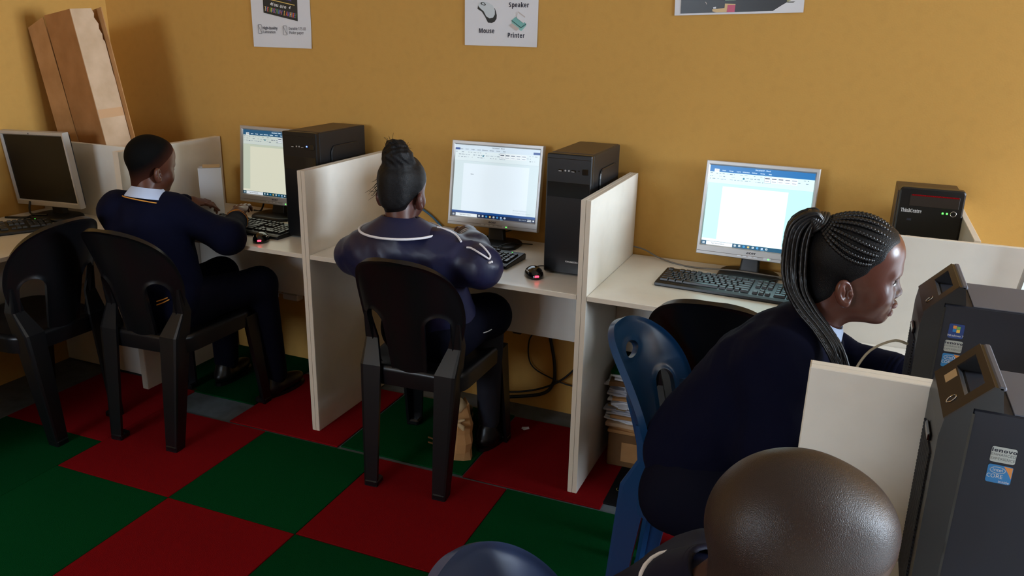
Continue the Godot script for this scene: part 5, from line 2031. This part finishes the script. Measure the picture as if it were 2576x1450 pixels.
func girl_with_bun() -> void:
	var o := thing("person", "child seen from behind with a puffy bun, in a satin navy jacket with white piping", "person", Vector3(1.95, 0, 0.6), 0.0, "children at the computers")
	var X := Transform3D(facing(Vector3(-0.06, -0.1, -0.99)).scaled_local(Vector3.ONE * 0.94), Vector3(1.876, 0.985, 0.59))
	var nb := Vector3(1.895, 0.86, 0.64)
	var pel := Vector3(1.965, 0.55, 0.565)
	var che := Vector3(1.925, 0.70, 0.61)
	var sr := Vector3(2.025, 0.792, 0.62)
	var sl := Vector3(1.782, 0.775, 0.65)
	var er := Vector3(2.172, 0.768, 0.62)
	var wr := Vector3(2.048, 0.812, 0.452)
	var el := Vector3(1.695, 0.745, 0.61)
	var wl := Vector3(1.80, 0.765, 0.38)
	var b := MB.new()
	head_into(b, X, 0.0048, nb, 0.05)
	body_caps(b, [[pel, che, 0.09, 0.09], [che, nb, 0.09, 0.04], [sl, sr, 0.04, 0.04], [sr, er, 0.04, 0.03], [er, wr, 0.03, 0.022], [sl, el, 0.04, 0.03], [el, wl, 0.03, 0.022]])
	hand_into(b, wr + Vector3(-0.008, 0.014, -0.012), Vector3(-0.55, -0.05, -0.83), Vector3(0.2, 0.9, 0.35), 1.0, [0.6, 0.7, 0.8, 0.8], 0.88)
	hand_into(b, wl + Vector3(0.004, 0.0, -0.01), Vector3(0.2, -0.2, -0.95), Vector3(0, 1, 0), -1.0, [0.7, 0.7, 0.7, 0.7], 0.84)
	obj("body", b, M.skin2, o, Transform3D(Basis(), -o.position))
	# hair drawn up into the bun
	var hf := Field.new(Vector3(-0.11, -0.11, -0.14), Vector3(0.11, 0.2, 0.11), 0.004)
	hf.ell(Vector3(0, 0.032, -0.008), Vector3(0.081, 0.09, 0.1), 0.02)
	hf.ell(Vector3(0, -0.03, -0.05), Vector3(0.056, 0.062, 0.05), 0.03)
	hf.bump(func(p): return 0.012 * (1.0 - smoothstep(-0.02, 0.012, p.y - 0.75 * p.z)))
	hf.ell(Vector3(0, -0.06, -0.05), Vector3(0.04, 0.035, 0.024), 0.02)
	for s in [-1, 1]:
		hf.ell(Vector3(s * 0.088, -0.04, -0.008), Vector3(0.028, 0.036, 0.026), 0.01, Basis(), true)
	hf.ell(Vector3(-0.004, 0.112, -0.05), Vector3(0.055, 0.042, 0.05), 0.02)
	hf.ell(Vector3(0.006, 0.145, -0.045), Vector3(0.038, 0.026, 0.036), 0.012)
	hf.bump(func(p): return 0.0035 * sin(p.x * 190.0 + sin(p.y * 90.0) * 2.0) * sin(p.y * 150.0 + p.z * 130.0) * clampf((p.y - 0.06) * 14.0, 0.12, 1.0))
	var hm := MB.new()
	hf.into(hm, Transform3D(X.basis, X.origin - o.position))
	var hair := obj("hair", hm, M.hair, o)
	var rg := RandomNumberGenerator.new()
	rg.seed = 5
	var fl := MB.new()
	for k in 70:
		var a := rg.randf() * TAU
		var base := Vector3(0.03 * cos(a), 0.135 + rg.randf_range(-0.03, 0.025), -0.042 + 0.032 * sin(a))
		if k > 52:
			base = Vector3(0.076 + rg.randf_range(-0.004, 0.004), rg.randf_range(-0.03, 0.03), rg.randf_range(-0.06, -0.02))
		var d := (base - Vector3(0, 0.09, -0.04)).normalized() * rg.randf_range(0.012, 0.03)
		var side2 := Vector3(rg.randf_range(-1, 1), rg.randf_range(-1, 1), rg.randf_range(-1, 1)) * 0.012
		fl.tube([base - d * 0.4, base + d * 0.6, base + d + side2], [0.0009, 0.0007, 0.0004], 4)
	var flo := obj("flyaway_strands", fl, M.hair, hair, Transform3D(X.basis, X.origin - o.position))
	flo.set_meta("kind", "stuff")
	eyes(X, o)
	var f := wear("jacket", [[pel + Vector3(-0.05, 0, 0), che + Vector3(-0.05, 0, 0), 0.11, 0.12, 0.06], [pel + Vector3(0.05, 0, 0), che + Vector3(0.05, 0, 0), 0.11, 0.12, 0.06], [sl, sr, 0.058, 0.06, 0.08], [nb + Vector3(0, -0.04, 0), sr, 0.055, 0.058, 0.06], [nb + Vector3(0, -0.04, 0), sl, 0.055, 0.058, 0.06], [nb + Vector3(0, -0.05, 0), che, 0.08, 0.12, 0.06], [sr, er, 0.06, 0.06, 0.06], [er, er.lerp(wr, 0.6), 0.06, 0.05, 0.04], [er.lerp(wr, 0.6), wr, 0.05, 0.036, 0.03], [sl, el, 0.06, 0.058, 0.06], [el, wl, 0.058, 0.036, 0.04]], M.satin, o, 0.009, func(g): folds(g, 0.005, 6.0, 3))
	collar("jacket_collar", nb + Vector3(0, 0.008, 0.0), facing(Vector3(-0.05, -0.12, -0.99)), [[0.054, 0.036], [0.064, 0.038], [0.1, 0.016, 0.008], [0.134, -0.004, 0.018]], M.satin, o, 0.4, M.piping, 0.0042)
	piping("piping", f, [[1100, 572], [1128, 580], [1148, 592], [1160, 608]], 0.0035, M.piping, o)
	piping("piping", f, [[1174, 623], [1186, 625], [1208, 638], [1230, 652]], 0.0034, M.piping, o)
	piping("piping", f, [[1207, 614], [1220, 626], [1233, 644], [1230, 653]], 0.003, M.piping, o)
	piping("sleeve_tab", f, [[1230, 662], [1234, 660], [1238, 659]], 0.004, M.piping, o)
	ring_tube("cuff_stripe", wr.lerp(er, 0.03), er - wr, 0.036, 0.0036, M.piping, o)
	ring_tube("cuff_stripe", wr.lerp(er, 0.11), er - wr, 0.0395, 0.0036, M.piping, o)
	var hr := Vector3(2.03, 0.51, 0.58)
	var hl := Vector3(1.9, 0.51, 0.59)
	var kr := Vector3(2.115, 0.53, 0.42)
	var kl := Vector3(1.9, 0.53, 0.40)
	var sf := wear("skirt", [[hl, hr, 0.095, 0.095], [hr, kr, 0.09, 0.075, 0.05], [hl, kl, 0.09, 0.075, 0.05], [kl, kr, 0.06, 0.06, 0.05]], M.skirt, o)
	piping("hem_trim", sf, [[1216, 838], [1228, 834], [1237, 829]], 0.002, M.piping, o)
	wear("tights", [[kr, Vector3(2.10, 0.1, 0.38), 0.055, 0.04], [kl, Vector3(1.93, 0.1, 0.36), 0.055, 0.04]], M.sock, o)
	shoe(Vector3(2.10, 0, 0.36), Vector3(0.05, 0, -1), o, M.shoe)
	shoe(Vector3(1.93, 0, 0.33), Vector3(0, 0, -1), o, M.shoe)

func girl_with_braids() -> void:
	var o := thing("person", "child in profile with cornrows and a long braided ponytail, wearing a navy jersey", "person", Vector3(3.0, 0, 1.06), 0.0, "children at the computers")
	var X := Transform3D(facing(Vector3(0.99, 0.02, -0.10)), Vector3(3.243, 1.022, 1.05))
	var nb := Vector3(3.185, 0.888, 1.05)
	var pel := Vector3(2.985, 0.53, 1.06)
	var che := Vector3(3.10, 0.745, 1.055)
	var sr := Vector3(3.125, 0.822, 1.155)
	var sl := Vector3(3.15, 0.825, 0.945)
	var er := Vector3(3.135, 0.64, 1.215)
	var wr := Vector3(3.27, 0.742, 1.07)
	var el := Vector3(3.23, 0.755, 0.865)
	var wl := Vector3(3.385, 0.758, 0.945)
	var b := MB.new()
	head_into(b, X, 0.0031, nb + Vector3(-0.01, -0.02, 0), 0.049)
	body_caps(b, [[pel, che, 0.09, 0.09], [che, nb, 0.09, 0.04], [sl, sr, 0.04, 0.04], [sr, er, 0.035, 0.03], [er, wr, 0.03, 0.022], [sl, el, 0.035, 0.03], [el, wl, 0.03, 0.022]])
	hand_into(b, wr + Vector3(0.01, 0.0, -0.004), Vector3(0.95, -0.18, -0.1), Vector3(0, 1, 0), 1.0, [0.7, 0.7, 0.7, 0.7], 0.88)
	hand_into(b, wl + Vector3(0.01, 0.0, 0.004), Vector3(0.95, -0.22, 0.1), Vector3(0, 1, 0), -1.0, [0.7, 0.7, 0.7, 0.7], 0.88)
	obj("body", b, M.skin3, o, Transform3D(Basis(), -o.position))
	var H := Transform3D(X.basis, X.origin - o.position)
	eyes(X, o)
	var lp := MB.new()
	for e in [[-0.0715, 0.0892, 0.0035], [-0.0885, 0.0817, 0.0042]]:
		lp.tube(spline([Vector3(-0.019, e[0] - 0.004, 0.0808), Vector3(-0.008, e[0], e[1] + 0.0015), Vector3(0.008, e[0], e[1] + 0.0015), Vector3(0.019, e[0] - 0.004, 0.0808)], 4), [0.001, 0.003, e[2] * 1.3, e[2] * 1.6, e[2] * 1.7, e[2] * 1.8, e[2] * 1.8, e[2] * 1.8, e[2] * 1.7, e[2] * 1.6, e[2] * 1.3, 0.003, 0.001], 8, 1.0)
	obj("lips", lp, M.lip, o, H)
	# scalp hair, then the cornrows that run back over it to the ponytail
	var hf := Field.new(Vector3(-0.1, -0.1, -0.125), Vector3(0.1, 0.14, 0.11), 0.004)
	hf.ell(Vector3(0, 0.03, -0.004), Vector3(0.0755, 0.0865, 0.0955), 0.02)
	hf.ell(Vector3(0, 0.038, 0.045), Vector3(0.0562, 0.0512, 0.0492), 0.03)
	hf.ell(Vector3(0, -0.045, -0.045), Vector3(0.05, 0.06, 0.045), 0.03)
	hf.bump(func(p): return 0.008 * (1.0 - smoothstep(-0.026, -0.002, p.y - 1.05 * p.z + 0.004 * sin(p.x * 160.0) + 0.003 * sin(p.y * 210.0))))
	for s in [-1, 1]:
		hf.ell(Vector3(s * 0.09, -0.036, -0.016), Vector3(0.026, 0.03, 0.024), 0.01, Basis(), true)
	var hm := MB.new()
	hf.into(hm, H)
	var hair := obj("hair", hm, M.hair, o)
	var surf := func(d: Vector3, lift: float) -> Vector3:
		# the point of the skull along d from its middle
		var c := Vector3(0, 0.03, -0.004)
		var q := d.normalized()
		var e1 := 1.0 / Vector3(q.x / 0.0755, q.y / 0.0865, q.z / 0.0955).length()
		# the brow bulge lies further out at the front
		var best := e1
		for k in 24:
			var t := 0.07 + 0.0022 * k
			var g := (c + q * t - Vector3(0, 0.038, 0.045)) / Vector3(0.0575, 0.0525, 0.0505)
			if g.length() < 1.0:
				best = maxf(best, t)
		return c + q * (best + lift)
	var S := surf as Callable
	var rg := RandomNumberGenerator.new()
	rg.seed = 19
	for s in [-1.0, 1.0]:
		for i in 8:
			var u := i / 7.0
			var ph := lerpf(0.09, 1.40, u)
			var st := Vector3(s * sin(ph), lerpf(0.60, 0.0, pow(u, 1.3)), lerpf(0.88, 0.42, u))
			var md := Vector3(s * lerpf(0.12, 0.98, pow(u, 0.8)), lerpf(1.0, -0.02, u), lerpf(0.15, -0.35, u))
			var en := Vector3(s * 0.10, 0.66, -0.72)
			var pts := []
			var rad := []
			var n := 84
			for k in n + 1:
				var t := float(k) / n
				var d := st.normalized() * (1 - t) * (1 - t) + md.normalized() * 2.0 * t * (1 - t) + en.normalized() * t * t
				pts.append(S.call(d, 0.0012))
				rad.append(0.0050 * (0.62 + 0.42 * absf(sin(k * 0.79))) * minf(1.0, 0.35 + k * 0.12))
			var mb := MB.new()
			mb.tube(pts, rad, 6)
			obj("cornrow", mb, M.braid, hair, H)
	# the ponytail
	for k in 56:
		var jx := rg.randf_range(-1, 1)
		var jy := rg.randf_range(-1, 1)
		var out := rg.randf_range(-1.5, 1.0)
		var key := [Vector3(0.02 * jx, 0.084, -0.066 + 0.008 * jy), Vector3(0.03 * jx - 0.004, 0.112 + 0.009 * out, -0.086), Vector3(0.032 * jx - 0.010, 0.084 + 0.012 * out, -0.118 - 0.016 * out), Vector3(0.03 * jx - 0.018, 0.02 + 0.01 * jy, -0.124 - 0.019 * out), Vector3(0.028 * jx - 0.032, -0.035, -0.116 - 0.017 * out), Vector3(0.022 * jx - 0.052, -0.08 + 0.006 * jy, -0.09 - 0.015 * out), Vector3(0.014 * jx - 0.078, -0.114 + 0.006 * jy, -0.056 - 0.013 * out), Vector3(0.012 * jx - 0.102, -0.152 + 0.008 * jy, -0.026 - 0.012 * out), Vector3(0.01 * jx - 0.112, -0.195 + rg.randf_range(-0.03, 0.012), -0.006 - 0.01 * out)]
		var pts := spline(key, 9)
		var rad := []
		for q in pts.size():
			rad.append(0.0042 * (0.74 + 0.3 * absf(sin(q * 1.3 + k))) * (0.6 if q > pts.size() - 4 else 1.0))
		var mb := MB.new()
		mb.tube(pts, rad, 6)
		obj("braid", mb, M.braid, hair, H)
	for k in 7:
		var t := k / 6.0
		var a := t * 5.0
		var tie := MB.new()
		tie.tube(spline([Vector3(0.032, 0.092 + 0.004 * t, -0.075), Vector3(0, 0.114 + 0.004 * t, -0.06 - 0.006 * k), Vector3(-0.032, 0.094 + 0.003 * k, -0.072 - 0.004 * k), Vector3(-0.02, 0.07, -0.1 + 0.002 * k)], 6), 0.0045, 6)
		obj("wrapped_braid", tie, M.braid, hair, H)
	# clothes
	var f := wear("jersey", [[pel, che, 0.135, 0.118, 0.05], [pel + Vector3(-0.03, 0.02, 0.05), che + Vector3(-0.02, 0, 0.05), 0.11, 0.1, 0.05], [sl, sr, 0.062, 0.066, 0.07], [nb + Vector3(-0.02, -0.05, 0), che, 0.078, 0.11, 0.06], [sr, er, 0.064, 0.058, 0.05], [er, wr, 0.056, 0.042, 0.04], [sl, el, 0.06, 0.052, 0.04], [el, wl, 0.05, 0.04, 0.03]], M.knit, o, 0.0095, func(g): folds(g, 0.008, 5.0, 11))
	collar("shirt_collar", nb + Vector3(0.008, 0.002, 0.0), facing(Vector3(0.86, -0.5, -0.05)), [[0.05, 0.022], [0.056, 0.024], [0.068, 0.004], [0.073, -0.014]], M.shirt, o, 0.3)
	for c in 3:
		ring_tube("cuff_frill", wl.lerp(el, 0.04 + 0.06 * c), el - wl, 0.041, 0.006, M.knit, o)
	var hr := Vector3(2.985, 0.50, 1.14)
	var hl := Vector3(2.985, 0.50, 0.99)
	wear("skirt", [[hl, hr, 0.095, 0.095], [hr, Vector3(3.27, 0.535, 1.15), 0.09, 0.07, 0.05], [hl, Vector3(3.27, 0.535, 0.98), 0.09, 0.07, 0.05], [Vector3(2.93, 0.47, 1.175), Vector3(3.16, 0.46, 1.2), 0.075, 0.07, 0.05], [Vector3(2.93, 0.44, 1.2), Vector3(3.16, 0.42, 1.215), 0.05, 0.05, 0.05], [Vector3(3.2, 0.52, 0.99), Vector3(3.2, 0.52, 1.14), 0.06, 0.06, 0.05]], M.skirt, o)
	wear("tights", [[Vector3(3.27, 0.52, 1.15), Vector3(3.26, 0.1, 1.14), 0.055, 0.042], [Vector3(3.27, 0.52, 0.98), Vector3(3.26, 0.1, 0.99), 0.055, 0.042]], M.sock, o)
	shoe(Vector3(3.27, 0, 1.14), Vector3(1, 0, 0), o, M.shoe)
	shoe(Vector3(3.27, 0, 0.99), Vector3(1, 0, 0), o, M.shoe)

func shaven_child() -> void:
	var o := thing("person", "child with a shaven head in the foreground, seen from behind and above", "person", Vector3(3.0, 0, 2.1), 0.0, "children at the computers")
	var X := Transform3D(facing(Vector3(0.9, -0.2, -0.38)).scaled_local(Vector3.ONE * 0.95), Vector3(3.208, 0.995, 2.098))
	var nb := Vector3(3.145, 0.885, 2.07)
	var pel := Vector3(2.98, 0.53, 2.1)
	var che := Vector3(3.06, 0.72, 2.08)
	var sr := Vector3(3.065, 0.815, 2.19)
	var sl := Vector3(3.12, 0.815, 1.96)
	var er := Vector3(3.11, 0.66, 2.3)
	var wr := Vector3(3.30, 0.742, 2.22)
	var el := Vector3(3.14, 0.68, 1.95)
	var wl := Vector3(3.32, 0.742, 2.0)
	var b := MB.new()
	head_into(b, X, 0.004, nb, 0.052)
	body_caps(b, [[pel, che, 0.09, 0.09], [che, nb, 0.09, 0.04], [sl, sr, 0.04, 0.04], [sr, er, 0.035, 0.03], [er, wr, 0.03, 0.022], [sl, el, 0.035, 0.03], [el, wl, 0.03, 0.022]])
	hand_into(b, wr, Vector3(0.95, -0.15, -0.1), Vector3(0, 1, 0), 1.0, [0.7, 0.7, 0.7, 0.7], 0.88)
	hand_into(b, wl, Vector3(0.95, -0.15, 0.1), Vector3(0, 1, 0), -1.0, [0.7, 0.7, 0.7, 0.7], 0.88)
	obj("body", b, M.skin4, o, Transform3D(Basis(), -o.position))
	fuzz_cap(X, 0.0035, 0.0015, Vector3(0, 1.0, -0.8), -0.045, 0.08, rgb(66, 50, 44), rgb(76, 52, 42), M.fuzz_bald, o)
	eyes(X, o)
	wear("jacket", [[pel, che, 0.135, 0.13, 0.05], [sl, sr, 0.066, 0.066, 0.08], [nb + Vector3(-0.02, -0.05, 0), che, 0.085, 0.11, 0.06], [sr, er, 0.07, 0.062, 0.05], [er, wr, 0.06, 0.038, 0.04], [sl, el, 0.07, 0.062, 0.05], [el, wl, 0.06, 0.038, 0.04]], M.satin_dark, o, 0.0105, func(g): folds(g, 0.0035, 6.0, 5))
	collar("jacket_collar", nb + Vector3(-0.004, 0.0, 0.0), facing(Vector3(0.9, -0.35, -0.2)), [[0.056, 0.034], [0.064, 0.036], [0.088, 0.008], [0.1, -0.014]], M.satin_dark, o, 0.35, M.piping, 0.0032)
	var hr := Vector3(2.98, 0.50, 2.18)
	var hl := Vector3(2.98, 0.50, 2.02)
	wear("trousers", [[hl, hr, 0.09, 0.09], [hr, Vector3(3.28, 0.52, 2.2), 0.085, 0.064, 0.05], [hl, Vector3(3.28, 0.52, 2.0), 0.085, 0.064, 0.05], [Vector3(3.28, 0.52, 2.2), Vector3(3.27, 0.09, 2.2), 0.064, 0.05], [Vector3(3.28, 0.52, 2.0), Vector3(3.27, 0.09, 2.0), 0.064, 0.05]], M.trousers, o)
	shoe(Vector3(3.28, 0, 2.2), Vector3(1, 0, 0), o, M.shoe)
	shoe(Vector3(3.28, 0, 2.0), Vector3(1, 0, 0), o, M.shoe)
